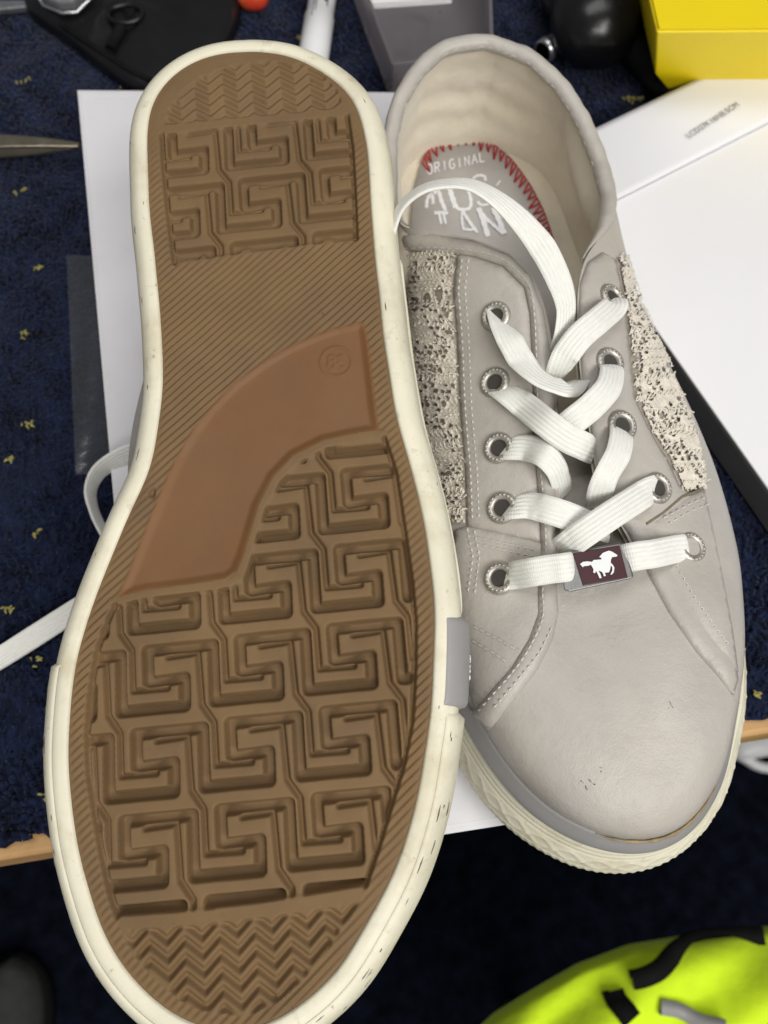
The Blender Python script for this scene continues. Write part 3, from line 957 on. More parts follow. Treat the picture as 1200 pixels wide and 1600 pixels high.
# lining: from the rim down to the insole
IN_Z = .0185
ins_xy = BO[i_t] - BN[i_t] * .0030
ins_xy[:, 1] = np.minimum(ins_xy[:, 1], .2665)
I3 = np.concatenate([ins_xy, np.full((NT, 1), IN_Z)], 1)
colw = sstep(622, 650, ti) + (1 - sstep(95, 130, ti))
lr = R3.copy()
lr[:, :2] -= BN[i_t] * (.0022 * colw + .0006 * (1 - colw))[:, None]; lr[:, 2] -= .0016
NL = 40
lin = []
for v_ in np.linspace(0, 1, NL):
    P = lr * (1 - v_) + I3 * v_
    P = P.copy()
    # bellies out a little, padded at the sides of the heel
    out = .0050 * math.sin(math.pi * v_) * (1 - colw) * 2 + colw * .0025 * math.sin(math.pi * v_)
    pad = .0050 * gauss(ti, 690, 26) * gauss(v_, .32, .17) + .0030 * gauss(ti, 80, 24) * gauss(v_, .3, .17)
    P[:, :2] += BN[i_t] * (out - pad)[:, None]
    # heel creases
    cre = .0005 * np.sin(v_ * 24 + 1.3 * np.sin(ti * .08)) * (gauss(ti, 8, 35) + gauss(ti, 800, 30)) * math.sin(math.pi * v_) - .0012 * (gauss(ti, 735, 4) + gauss(ti, 790, 2) + gauss(ti, 25, 2)) * math.sin(math.pi * min(1, v_ * 1.1))
    P[:, :2] += BN[i_t] * (-cre)[:, None]
    lin.append(P)
LIN = np.stack(lin, 1)
mesh('lining', upr_w(LIN).reshape(-1, 3), grid_faces(NT, NL, True, False), M['lining'], shoe_b)
# lining stitches just inside the collar
# insole
rings = []
cen2 = np.array([.006, .14])
for k in np.linspace(1.0, 0, 30):
    P = cen2 + (ins_xy + BN[i_t] * .0015 - cen2) * k
    z = IN_Z + .0022 * sstep(.72, 1.0, k) * np.ones(NT)
    rings.append(np.concatenate([P, z[:, None]], 1))
INS = np.stack(rings, 1)
insole = mesh('insole', upr_w(INS).reshape(-1, 3), grid_faces(NT, 30, True, False), M['lining'], shoe_b)
ISZ = IN_Z + .0006


def ins_pt(p, dz=0.0): return at_z(p, UO[2] + ISZ + dz)


sock = [(655, 262), (668, 234), (700, 213), (735, 206), (768, 220), (800, 248), (828, 286), (850, 328), (866, 375), (880, 430), (880, 520), (780, 540), (660, 500), (640, 400), (645, 310)]
sp = catmull(np.array(sock + sock[:1], float), 90)[:-1]
cs = sp.mean(0)
V = []
for k in (1.0, .985, .6, .2, .001):
    for p in sp: V.append(ins_pt(cs + (p - cs) * k, .0030 + (.0004 if k < .99 else -.001)))
mesh('heel_sock', V, grid_faces(5, len(sp), False, True), M['insole'], insole)
SZ = .0037
mbz = MB()
zz_ = densify([(655, 262), (668, 236), (700, 215), (735, 208), (768, 222), (800, 250), (828, 288), (850, 330), (866, 377), (876, 420)], 2.0, False)
zz_ = np.array(zz_)
arc = np.r_[0, np.cumsum(np.linalg.norm(np.diff(zz_, axis=0), axis=1))]
def arc_pt(s): return np.array([np.interp(s, arc, zz_[:, 0]), np.interp(s, arc, zz_[:, 1])])
ctr = np.array([745, 400.0])
s = 9.0; k = 0
while s < arc[-1] - 12:
    a = arc_pt(s); b = arc_pt(s + 9.0 + rng.uniform(-1, 1.5)); m_ = arc_pt(s + 4.5)
    inn = (ctr - m_) / np.linalg.norm(ctr - m_)
    tip = m_ + inn * rng.uniform(15, 22)
    for (p, q) in ((a, tip), (tip, b)):
        vv, ff = tube([ins_pt(p, SZ), ins_pt((p + q) / 2, SZ + .0003), ins_pt(q, SZ)], .00034, 5); mbz.add(vv, ff)
    vv, ff = tube([ins_pt(a, SZ), ins_pt(b, SZ)], .00026, 5); mbz.add(vv, ff)
    s += 13.5
mbz.build('red_zigzag_stitch', M['red_thread'], insole)


def strokes(name, strokes_, r, m, parent, z):
    """flat painted letter strokes on the insole"""
    mb_ = MB()
    for si, st in enumerate(strokes_):
        w = st[0]; P = np.array(st[1:], float)
        if len(P) > 2: P = catmull(P, len(P) * 5)
        T2 = np.gradient(P, axis=0); T2 /= np.linalg.norm(T2, axis=1)[:, None] + 1e-9
        S2 = np.stack([-T2[:, 1], T2[:, 0]], -1)
        wv = w * (1 + .18 * np.sin(np.arange(len(P)) * 1.7 + P[0, 0]))[:, None]
        a, b = P + S2 * wv / 2, P - S2 * wv / 2
        V = [ins_pt(p, z + .00003 * si) for p in a] + [ins_pt(p, z + .00003 * si) for p in b]
        k = len(P)
        mb_.add(np.array(V), [(i, i + 1, k + i + 1, k + i) for i in range(k - 1)])
    return mb_.build(name, m, parent)


q = lambda x, y: (650 + x / 6.667, 200 + y / 6.667)
big = [[5, q(110, 830), q(120, 740), q(165, 690), q(180, 790)], [6, q(185, 680), q(235, 660), q(265, 760), q(310, 860)], [8, q(345, 600), q(370, 700), q(415, 830)], [5, q(415, 830), q(480, 850), q(560, 830), q(570, 740), q(530, 600)],
       [4, q(590, 530), q(640, 495), q(710, 500), q(725, 550)], [4, q(640, 765), q(680, 800), q(740, 795), q(765, 770)],
       [5, q(190, 885), q(260, 880), q(335, 885)], [4, q(240, 885), q(265, 1000)], [4, q(285, 885), q(310, 1000)],
       [4, q(480, 870), q(480, 970), q(500, 1070)], [5, q(490, 870), q(560, 980), q(640, 1090)], [4, q(490, 1050), q(560, 1060), q(600, 1050)],
       [8, q(650, 830), q(700, 960), q(750, 1130)], [5, q(660, 850), q(740, 950), q(830, 1030), q(900, 1090)], [8, q(800, 830), q(860, 950), q(920, 1100)], [3, q(840, 600), q(880, 545)]]
strokes('script_print', big, 0, M['white_print'], insole, .0036)
orig = []
letters = {'O': [[(.1, .2), (.1, .8), (.5, 1), (.9, .8), (.9, .2), (.5, 0), (.1, .2)]], 'R': [[(.1, 0), (.1, 1)], [(.1, 1), (.8, .95), (.8, .55), (.1, .5)], [(.4, .5), (.9, 0)]], 'I': [[(.5, 0), (.5, 1)]], 'G': [[(.9, .85), (.5, 1), (.1, .75), (.1, .25), (.5, 0), (.9, .2), (.9, .5)], [(.55, .5), (.9, .5)]], 'N': [[(.1, 0), (.1, 1)], [(.1, 1), (.9, 0)], [(.9, 0), (.9, 1)]], 'A': [[(.0, 0), (.5, 1)], [(.5, 1), (1, 0)], [(.25, .4), (.75, .4)]], 'L': [[(.1, 1), (.1, 0)], [(.1, 0), (.9, 0)]]}
b0, b1 = np.array(q(112, 484)), np.array(q(735, 342))
ux = (b1 - b0) / 8; uyv = np.array([-.10, -1.0]) * 14.5
for i, ch in enumerate('ORIGINAL'):
    for st in letters[ch]:
        orig.append([2.6] + [tuple(b0 + ux * (i + .08 + .8 * a * (.9)) + uyv * (b - .02 * 0) + np.array([0, -1.2 * math.sin(i)]) * .3) for a, b in st])
strokes('word_print', orig, 0, M['white_print'], insole, .0036)

# tongue
TNG = []
for yv in np.linspace(.056, .128, 40):
    row = []
    for xv in np.linspace(-1, 1, 24):
        xc = np.interp(yv, [.05, .07, .1, .13], [.002, .001, -.001, 0])
        hw = np.interp(yv, [.05, .09, .128], [.020, .019, .018])
        z = np.interp(yv, [.056, .07, .10, .118, .128], [.0455, .049, .053, .052, .044]) - .006 * xv * xv + .0012 * math.sin(yv * 260) * (1 - xv * xv)
        row.append((xc + hw * xv, yv, z))
    TNG.append(row)
mesh('tongue', upr_w(np.array(TNG)).reshape(-1, 3), grid_faces(40, 24), M['leather'], shoe_b)

# leather pieces
medial_side = [(866, 858), (869, 930), (868, 960), (858, 1000), (836, 1045), (804, 1086), (764, 1138), (745, 1112), (728, 1060), (715, 1000), (706, 920), (710, 830), (731, 822), (843, 845)]
patch('side_panel', medial_side, .0010, M['leather'], shoe_b, 8)
eyestay_l = [(716, 397), (740, 402), (785, 417), (819, 451), (828, 492), (832, 567), (836, 717), (841, 774), (845, 849), (800, 838), (757, 828), (731, 822), (729, 736), (721, 642), (716, 530), (710, 455)]
patch('eyestay', eyestay_l, .0014, M['leather'], shoe_b, 7)
facing_l = [(628, 367), (680, 367), (740, 377), (798, 401), (830, 434), (850, 490), (863, 570), (867, 650), (868, 740), (868, 830), (868, 900), (871, 958), (862, 1000), (840, 1045), (808, 1086), (768, 1138), (741, 1113), (799, 1045), (826, 1000), (840, 960), (840, 916), (846, 849), (842, 774), (837, 717), (833, 567), (829, 492), (820, 450), (786, 416), (740, 401), (690, 394), (636, 391)]
patch('facing', facing_l, .0022, M['leather'], shoe_b, 6)
lateral = [(906, 445), (904, 500), (905, 530), (911, 605), (922, 661), (928, 706), (939, 759), (954, 796), (980, 830), (1003, 870), (1015, 901), (1045, 957), (1087, 1018), (1119, 1054), (1143, 1086), (1150, 1060), (1140, 985), (1124, 905), (1110, 840), (1092, 766), (1079, 772), (1060, 761), (1041, 719), (1015, 678), (989, 622), (981, 543), (974, 477), (960, 408), (940, 396), (918, 412)]
patch('lateral_panel', lateral, .0016, M['leather'], shoe_b, 7)
lower_lat = [(1007, 818), (1060, 779), (1096, 764), (1112, 838), (1126, 905), (1141, 985), (1149, 1050), (1135, 1040), (1100, 1000), (1060, 940), (1030, 880)]
patch('lower_panel', lower_lat, .0022, M['leather'], shoe_b, 8)

Q = [hit(p) for p in densify([(1005, 820), (1030, 804), (1060, 778), (1080, 771), (1088, 767)], 4, False)]
v, f_ = tube([h + n_ * .0014 for h, n_ in Q], .00045, 6)
mesh('raw_edge', v, f_, M['raw'], shoe_b)
# stitches
def stitch_row(P, mb_, lift, ln=6.5, gap=4.0):
    D = np.array(densify(P, 1.0, False))
    s_ = np.r_[0, np.cumsum(np.linalg.norm(np.diff(D, axis=0), axis=1))]
    t = 0
    while t + ln < s_[-1]:
        a = [np.interp(t, s_, D[:, i]) for i in (0, 1)]; b = [np.interp(t + ln, s_, D[:, i]) for i in (0, 1)]
        m_ = [(a[0] + b[0]) / 2, (a[1] + b[1]) / 2]
        ha, na = hit(a); hm, nm = hit(m_); hb, nb_ = hit(b)
        if np.linalg.norm(ha - hb) < .006:
            vv, ff = tube([ha + na * (lift - .0003), hm + nm * (lift + .00025), hb + nb_ * (lift - .0003)], [.00018, .00030, .00018], 5)
            mb_.add(vv, ff)
        t += ln + gap + rng.uniform(-.4, .4)


def offs(P, d):
    P = np.array(P, float); T2 = np.gradient(P, axis=0); T2 /= np.linalg.norm(T2, axis=1)[:, None]
    return [tuple(p) for p in P + np.stack([-T2[:, 1], T2[:, 0]], -1) * d]


mbs = MB()
fin = [(640, 391), (690, 394), (740, 401), (786, 416), (820, 450), (829, 492), (833, 567), (837, 717), (842, 774), (846, 849), (840, 916), (840, 960), (826, 1000), (799, 1045), (745, 1110)]
stitch_row(offs(catmull(fin, 60), -7), mbs, .0021)
ye = [(716, 405), (711, 455), (717, 530), (722, 642), (730, 736), (733, 815)]
stitch_row(offs(ye, -9), mbs, .0014); stitch_row(offs(ye, -19), mbs, .0014)
stitch_row([(736, 838), (790, 850), (838, 860)], mbs, .0011); stitch_row([(736, 848), (790, 861), (836, 870)], mbs, .0011)
stitch_row([(733, 826), (742, 870), (734, 930)], mbs, .0011); stitch_row([(744, 830), (752, 870), (744, 935)], mbs, .0011)
stitch_row([(744, 980), (780, 1000), (828, 1028)], mbs, .0012); stitch_row([(742, 1002), (775, 1022), (800, 1040)], mbs, .0012)
stitch_row([(858, 985), (842, 1022), (812, 1062), (775, 1108)], mbs, .0023)
stitch_row([(975, 460), (988, 540), (998, 620), (1024, 672), (1050, 712)], mbs, .0016)
stitch_row([(1030, 812), (1070, 790), (1098, 778)], mbs, .0023); stitch_row([(1036, 822), (1074, 800), (1100, 790)], mbs, .0023)
stitch_row([(1040, 870), (1075, 930), (1105, 975), (1135, 1015)], mbs, .0023)
tag(mbs.build('stitching', M['thread'], shoe_b), kind='stuff')

# crochet panels: looping threads in rows over a backing
def crochet(name, left, right, y0, y1, row=7.5, holes=(), parent=None):
    """left/right: x limits as functions of y (pixels)"""
    mb_ = MB()
    y = y0; k = 0
    cenp = np.array([(left((y0 + y1) / 2) + right((y0 + y1) / 2)) / 2, (y0 + y1) / 2])
    while y < y1:
        xa, xb = left(y), right(y)
        if xb - xa > 6:
            nL = max(2, int((xb - xa) / 6.5))
            t = np.arange(0, nL * 9 + 1) / 9.0
            ph_ = rng.uniform(0, 1)
            # open rows now and then
            openr = 1.5 if math.sin(y * .075 + .6) > .45 else 1.0
            jit = np.interp(t, np.arange(nL + 1), rng.normal(size=nL + 1)); jit2 = np.interp(t, np.arange(nL + 1), rng.normal(size=nL + 1))
            px_ = xa + (xb - xa) * t / nL + 3.4 * np.sin(2 * np.pi * t * 1.0 + 1.0) + .7 * jit + rng.normal(size=len(t)) * .22
            py_ = y + openr * (4.9 + .6 * jit) * np.cos(2 * np.pi * (t + ph_)) + 1.1 * jit2 + 5.0 * np.sin(px_ * .045 + y * .013)
            run = []
            for a, b, tt_ in zip(px_, py_, t):
                skip = any(((a - h[0]) / h[2]) ** 2 + ((b - h[1]) / h[3]) ** 2 < 1 for h in holes)
                if skip or a < xa - 4 or a > xb + 4:
                    if len(run) > 3:
                        vv, ff = tube(run, .00028, 5); mb_.add(vv, ff)
                    run = []
                    continue
                rc_ = bvh.ray_cast(Vector(CAM), Vector(ray((a, b))).normalized())
                if rc_[0] is None:
                    if len(run) > 3:
                        vv, ff = tube(run, .00028, 5); mb_.add(vv, ff)
                    run = []
                    continue
                h_, n_ = np.array(rc_[0]), np.array(rc_[1])
                if n_ @ ray((a, b)) > 0: n_ = -n_
                if run and np.linalg.norm(run[-1] - h_) > .004:
                    if len(run) > 3:
                        vv, ff = tube(run, .00028, 5); mb_.add(vv, ff)
                    run = []
                run.append(h_ + n_ * (.0009 + .00055 * math.sin(2 * np.pi * tt_ * 2 + k * 1.57)))
            if len(run) > 3:
                vv, ff = tube(run, .00028, 5); mb_.add(vv, ff)
        y += row * rng.uniform(.85, 1.12); k += 1
    return tag(mb_.build(name, M['crochet'], parent or shoe_b), kind='stuff')


def lace_sheet(name, left, right, y0, y1, seed, big=()):
    """openwork lace cloth: a sheet with rows of holes, leaf motifs left solid, raised corded threads"""
    r_ = np.random.default_rng(seed)
    st = 1.25
    ys = np.arange(y0, y1, st); xs = np.arange(min(left(y) for y in ys) - 2, max(right(y) for y in ys) + 2, st)
    cent = []
    yy_ = y0 + 4; k = 0
    while yy_ < y1:
        band_ = math.sin(yy_ * .043 + seed)
        sp_ = 8.5 if band_ > -.2 else 11.0
        for x in np.arange(xs[0] + (k % 2) * sp_ / 2, xs[-1], sp_):
            leaf = math.sin(x * .075 + 1.7 * math.sin(yy_ * .031) + seed) * math.sin(yy_ * .05 + .4 * seed)
            if leaf > (.22 if seed == 3 else .42): continue
            rr_ = r_.uniform(1.5, 2.9) * (1.0 if band_ > -.2 else 1.25)
            if r_.random() < .12: continue
            cent.append((x + r_.normal() * .9, yy_ + r_.normal() * .9, rr_, rr_ * r_.uniform(.9, 1.6)))
        yy_ += sp_ * .86; k += 1
    cent += [(a, b, c, d) for a, b, c, d in big]
    C_h = np.array(cent)
    V_, ok = [], np.zeros((len(xs), len(ys)), bool); hole = np.zeros((len(xs), len(ys)))
    ids = -np.ones((len(xs), len(ys)), int)
    for j, y in enumerate(ys):
        la, ra = left(y), right(y)
        near = C_h[np.abs(C_h[:, 1] - y) < 26]
        for i, x in enumerate(xs):
            if x < la or x > ra: continue
            d = ray((x, y)); rc_ = bvh.ray_cast(Vector(CAM), Vector(d).normalized())
            if rc_[0] is None: continue
            n_ = np.array(rc_[1]); n_ = -n_ if n_ @ d > 0 else n_
            q_ = np.min(np.hypot((near[:, 0] - x) / near[:, 2], (near[:, 1] - y) / near[:, 3])) if len(near) else 9
            hole[i, j] = q_
            cord = .00040 * math.exp(-((q_ - 1.35) / .35) ** 2)
            tw_ = .00020 * math.sin(x * 1.1 + 2.2 * math.sin(y * .35)) * math.sin(y * 1.25 + 1.5 * math.sin(x * .3)) + r_.normal() * .00007
            V_.append(np.array(rc_[0]) + n_ * (.0010 + cord + tw_ - .0004 * (q_ < 1.0)))
            ids[i, j] = len(V_) - 1; ok[i, j] = True
    V_ = np.array(V_)
    fs_ = []
    for i in range(len(xs) - 1):
        for j in range(len(ys) - 1):
            q4 = (ids[i, j], ids[i + 1, j], ids[i + 1, j + 1], ids[i, j + 1])
            if min(q4) < 0: continue
            if hole[i, j] < 1 or hole[i + 1, j + 1] < 1: continue
            if np.linalg.norm(V_[q4[0]] - V_[q4[2]]) > .004: continue
            fs_.append(q4)
    return mesh(name, V_, np.array(fs_), M['crochet'], shoe_b)


lx = lambda y: np.interp(y, [385, 474, 560, 642, 755, 830], [604, 614, 634, 656, 684, 702])
rx = lambda y: np.interp(y, [385, 455, 530, 642, 736, 815], [716, 708, 714, 719, 727, 730])
lp = lace_sheet('crochet_panel', lx, rx, 393, 818, 3, [(655, 475, 5, 10), (672, 470, 5, 11), (690, 460, 5, 13), (662, 560, 5, 6), (680, 585, 5, 6), (704, 745, 6, 6)])
crochet('crochet_cord', lx, rx, 398, 815, 27, parent=lp)
patch('panel_backing', [(625, 390), (708, 397), (708, 455), (712, 530), (718, 642), (727, 736), (729, 818), (700, 820), (672, 720), (650, 620), (618, 500), (608, 400)], .0004, M['mesh_lining'], shoe_b, 9)
lx2 = lambda y: np.interp(y, [402, 477, 541, 620, 676, 717, 765], [963, 976, 983, 991, 1017, 1043, 1066])
rx2 = lambda y: np.interp(y, [402, 470, 541, 594, 635, 688, 751, 765], [978, 1006, 1036, 1052, 1070, 1088, 1101, 1101])
lp = lace_sheet('crochet_panel', lx2, rx2, 402, 766, 5, [(993, 570, 6, 19), (1010, 620, 5, 5), (1030, 650, 5, 5), (1022, 690, 4, 5), (1050, 700, 5, 5), (1058, 735, 5, 5)])
crochet('crochet_cord', lx2, rx2, 408, 760, 27, parent=lp)
patch('panel_backing', [(962, 402), (976, 477), (983, 541), (991, 620), (1017, 676), (1043, 717), (1066, 762), (1090, 758), (1074, 690), (1055, 635), (1036, 594), (1020, 541), (992, 470), (972, 410)], .0004, M['mesh_lining'], shoe_b, 9)

# eyelets
def eyelet(p, lift, rpx=5.0e-3):
    h, n_ = hit(p)
    z = n_ / np.linalg.norm(n_)
    x = np.cross(z, [0, 0, 1.0]); x /= np.linalg.norm(x); y = np.cross(z, x)
    prof = [(.0024, -.0016), (.0024, .0000), (.0026, .0008), (.0032, .0012), (.0040, .0011), (.0046, .0006), (.0048, -.0002), (.0047, -.0008)]
    k = 28
    V = [h + z * (lift + pz) + pr_ * (math.cos(a) * x + math.sin(a) * y) for pr_, pz in prof for a in np.arange(k) * 2 * math.pi / k]
    e = mesh('eyelet', V, grid_faces(len(prof), k, False, True), M['nickel'], shoe_b)
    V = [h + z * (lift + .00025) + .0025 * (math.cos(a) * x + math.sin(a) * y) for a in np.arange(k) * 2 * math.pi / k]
    mesh('hole', V, [tuple(range(k))], M['dark'], e, False)  # flat dark disc, colour stands in for the shade inside the eyelet
    # stamped dots around the ring
    mb_ = MB()
    for a in np.arange(0, 2 * math.pi, .33):
        c = h + z * (lift + .0011) + .0037 * (math.cos(a) * x + math.sin(a) * y)
        vv, ff = box_pts(c, x * .00025, y * .0004, z * .00016); mb_.add(vv, ff)
    mb_.build('stamped_mark', M['nickel'], e)
    return h + z * lift, z


EL = [eyelet(p, .0014) for p in ((777, 497), (776, 600), (782, 702), (787, 795), (783, 905))]
ER = [eyelet(p, .0016) for p in ((951, 470), (948, 570), (967, 668), (1022, 765), (1074, 858))]


# laces
LACE_W = .0079


def ribbon(name, pts, place, parent, full=LACE_W, thick=.00135, n=70, m=None):
    """pts: (px, py, local z, seen width in pixels)"""
    P3 = np.array([place((a, b), z) for a, b, z, w in pts]); Wd = np.array([w for *_q, w in pts], float)
    C3 = catmull(P3, n); Wv = np.interp(np.linspace(0, len(pts) - 1, n), np.arange(len(pts)), Wd)
    T2 = np.gradient(C3, axis=0); T2 /= np.linalg.norm(T2, axis=1)[:, None]
    k = 18
    th = np.linspace(0, 2 * np.pi, k, endpoint=False)
    cx = np.sign(np.cos(th)) * np.abs(np.cos(th)) ** .55; cy = np.sign(np.sin(th)) * np.abs(np.sin(th)) ** .9
    V, UVs = [], []
    s_ = np.r_[0, np.cumsum(np.linalg.norm(np.diff(C3, axis=0), axis=1))]
    for i in range(n):
        view = CAM - C3[i]; dist = view @ -FWD; view = view / np.linalg.norm(view)
        side = np.cross(T2[i], view); side /= np.linalg.norm(side)
        app = abs(Wv[i]) / FPX * (dist)
        c_ = min(1, app / full); s2 = math.sqrt(max(0, 1 - c_ * c_)) * (1 if Wv[i] > 0 else -1)
        nv = np.cross(side, T2[i])
        if nv @ view < 0: nv = -nv
        wdir = side * c_ + nv * s2; ndir = nv * c_ - side * s2
        for a, b, t in zip(cx, cy, th):
            V.append(C3[i] + wdir * a * full / 2 + ndir * b * thick / 2)
            UVs.append((s_[i] / full, a * 2.0))
    Fc = [tuple(f) for f in grid_faces(n, k, False, True)] + [tuple(range(k))[::-1], tuple(range((n - 1) * k, n * k))]
    return mesh(name, V, Fc, m or M['shoelace'], parent, uv=np.array(UVs))


up = lambda p, z: at_z(p, UO[2] + z / 1000)
def zE(e): return (e[0][2] - UO[2]) * 1000


zl = [zE(e) for e in EL]; zr = [zE(e) for e in ER]
laces = thing('shoelace', '', 'lace', (0, 0, 0))
bpy.data.objects.remove(laces)
def strand(pts, n=70): return ribbon('shoelace_strand', pts, up, shoe_b, n=n)
# medial strands coming out of the eyelets
strand([(774, 492, zl[0] - 2.5, 18), (782, 508, zl[0] + 1.5, 26), (797, 532, zl[0] + 4, 40), (814, 562, zl[0] + 3.5, 40), (838, 588, 71.5, 26), (866, 602, 71, 22), (890, 606, 69, 30), (905, 596, 64, 20)])
strand([(776, 606, zl[1] - 2.5, 22), (792, 614, zl[1] + 2, 36), (820, 634, zl[1] + 4.5, 44), (852, 660, 71, 46), (885, 684, 70, 46), (910, 696, 68, 46), (925, 704, 62, 40)])
strand([(782, 703, zl[2] - 2.5, 22), (798, 700, zl[2] + 2, 36), (824, 700, zl[2] + 4.5, 42), (850, 710, 67, 42), (868, 730, 65, 36), (876, 752, 60, 30), (878, 775, 53, 30)])
strand([(788, 797, zl[3] - 2.5, 22), (803, 793, zl[3] + 2, 34), (828, 790, zl[3] + 4.2, 42), (858, 797, 62.5, 46), (892, 808, 62, 44), (920, 818, 61, 40), (950, 828, 56, 40)])
# lateral strands
strand([(958, 466, zr[0] - 2.0, 30), (960, 478, zr[0] + 2.5, 44), (936, 500, 75, 46), (908, 524, 76, 46), (886, 552, 74, 44), (872, 580, 68, 36), (866, 600, 58, 26)])
strand([(949, 568, zr[1] - 2.5, 18), (956, 580, zr[1] + 2, 36), (950, 606, 72, 42), (925, 634, 73, 44), (898, 656, 72, 44), (872, 676, 66, 42)])
strand([(968, 668, zr[2] - 2.5, 20), (971, 682, zr[2] + 2, 36), (966, 708, 67, 40), (950, 738, 67, 38), (940, 762, 64, 40), (934, 790, 56, 40)])
strand([(1026, 760, zr[3] - 2.5, 30), (1012, 768, zr[3] + 2.5, 42), (984, 786, 63, 48), (950, 808, 65, 48), (915, 832, 64, 48), (890, 850, 60, 44), (868, 866, 52, 40)])
# strand through the metal tag
strand([(783, 906, zl[4] - 2.5, 24), (798, 900, zl[4] + 2, 42), (830, 894, 59.6, 52), (862, 889, 61.4, 54), (880, 887, 62.2, 54), (892, 885, 61.2, 54), (904, 883, 57.6, 54), (935, 880, 56.6, 54), (964, 875, 57.8, 54), (984, 871, 61.0, 54), (1000, 868, 61.4, 54), (1022, 865, 60.2, 54), (1055, 858, zr[4] + 3.2, 52), (1072, 856, zr[4] + 1, 44), (1080, 855, zr[4] - 2.5, 36)], 90)
# the long loop over the collar
strand([(596, 470, 66, 12), (606, 400, 76, 12), (614, 356, 83, 10), (628, 322, 87, 11), (660, 296, 90, 12), (700, 287, 91, 13), (738, 290, 91, 17), (775, 310, 90, 24), (812, 343, 87, 34), (848, 388, 83, 42), (874, 440, 79, 38), (884, 480, 76, 30), (880, 515, 73, 24), (872, 545, 67, 22), (868, 570, 58, 20)], 110)

# metal tag with emblem
tagz = 61.0
fr = [(877, 868), (884, 863), (968, 848), (976, 851), (990, 900), (987, 904), (890, 925), (881, 922)]
P0 = [up(p, tagz) for p in fr]; P1 = [up(p, tagz - 2.6) for p in fr]
k = len(fr)
tagm = mesh('lace_tag', P0 + P1, [tuple(range(k)), tuple(range(k, 2 * k))[::-1]] + [(i, k + i, k + (i + 1) % k, (i + 1) % k) for i in range(k)], M['pewter'], shoe_b, False)
bevel(tagm, .0006, 3)
fi = [(895, 864), (968, 852), (981, 903), (911, 915)]
P0 = [up(p, tagz + .35) for p in fi]; P1 = [up(p, tagz - .5) for p in fi]
bevel(mesh('inlay', P0 + P1, [(0, 1, 2, 3), (7, 6, 5, 4)] + [(i, 4 + i, 4 + (i + 1) % 4, (i + 1) % 4) for i in range(4)], M['maroon'], tagm, False), .0002, 2)
hp = [(195, 375), (250, 440), (265, 415), (340, 410), (400, 390), (430, 440), (450, 480), (440, 530), (470, 550), (500, 510), (545, 600), (560, 640), (600, 640), (580, 570), (540, 500), (600, 520), (630, 560), (640, 605), (680, 600), (660, 540), (740, 530), (760, 470), (775, 400), (800, 440), (800, 500), (765, 570), (790, 575), (830, 530), (840, 440), (810, 390), (770, 350), (775, 290), (800, 245), (880, 238), (900, 210), (840, 170), (790, 140), (740, 125), (690, 140), (620, 170), (555, 245), (600, 265), (590, 290), (450, 300), (420, 335), (330, 325), (250, 335)]
hpx = [(890 + a / 12, 850 + b / 12) for a, b in hp]
res = geometry.delaunay_2d_cdt([Vector(p) for p in hpx], [(i, (i + 1) % len(hpx)) for i in range(len(hpx))], [], 1, 1e-5)
V = [up(p, tagz + .75) for p in res[0]]; nV = len(V); V += [up(p, tagz + .3) for p in res[0]]
Fc = [tuple(f) for f in res[2]] + [(i, (i + 1) % nV, nV + (i + 1) % nV, nV + i) for i in range(len(hpx))]
mesh('horse_emblem', V, Fc, M['emblem'], tagm, False)

# ================================================================== upper of the overturned shoe
mesh('upper', inv_w(BODY_FLAT).reshape(-1, 3), BODY_F, M['leather'], shoe_a)
mesh('collar', inv_w(roll).reshape(-1, 3), grid_faces(len(sel), 14, False, True), M['leather'], shoe_a)
mesh('lining', inv_w(LIN).reshape(-1, 3), grid_faces(NT, NL, True, False), M['lining'], shoe_a)
mesh('tongue', inv_w(np.array(TNG)).reshape(-1, 3), grid_faces(40, 24), M['leather'], shoe_a)
ab = lambda p, z: at_z(p, z / 1000)
ribbon('shoelace_strand', [(240, 700, 26, 30), (200, 710, 22, 30), (172, 724, 20, 28), (152, 742, 15, 24), (142, 768, 9, 18), (146, 795, 6, 14), (160, 826, 5, 14), (185, 860, 4, 18), (215, 880, 3, 20)], ab, shoe_a)
ribbon('shoelace_strand', [(210, 900, 6, 36), (165, 925, 4.5, 36), (120, 952, 3.4, 36), (60, 990, 3.2, 35), (0, 1028, 3.2, 34), (-60, 1062, 3.2, 34)], ab, shoe_a)

# ================================================================== things around
XY = lambda p, z=0.0: at_z(p, z)[:2]

# white boxed card to the right with a printed flap
WZ = .018
wb = thing('display_box', 'large white flat box with a printed edge beside the upright sneaker', 'box', (*XY((1150, 450), 0), .0008))
A0, A1 = XY((952, 246), WZ), XY((1200, 97), WZ)
Bq0, Bq1 = XY((968, 310), WZ), XY((1200, 192), WZ)
d1 = (A1 - A0) / np.linalg.norm(A1 - A0)
F0 = XY((968, 432), WZ); F1 = XY((1200, 762), WZ)
d2 = (F1 - F0) / np.linalg.norm(F1 - F0)
far = .16
c0 = Bq0 - (Bq1 - Bq0) / np.linalg.norm(Bq1 - Bq0) * .004
dB = (Bq1 - Bq0) / np.linalg.norm(Bq1 - Bq0)
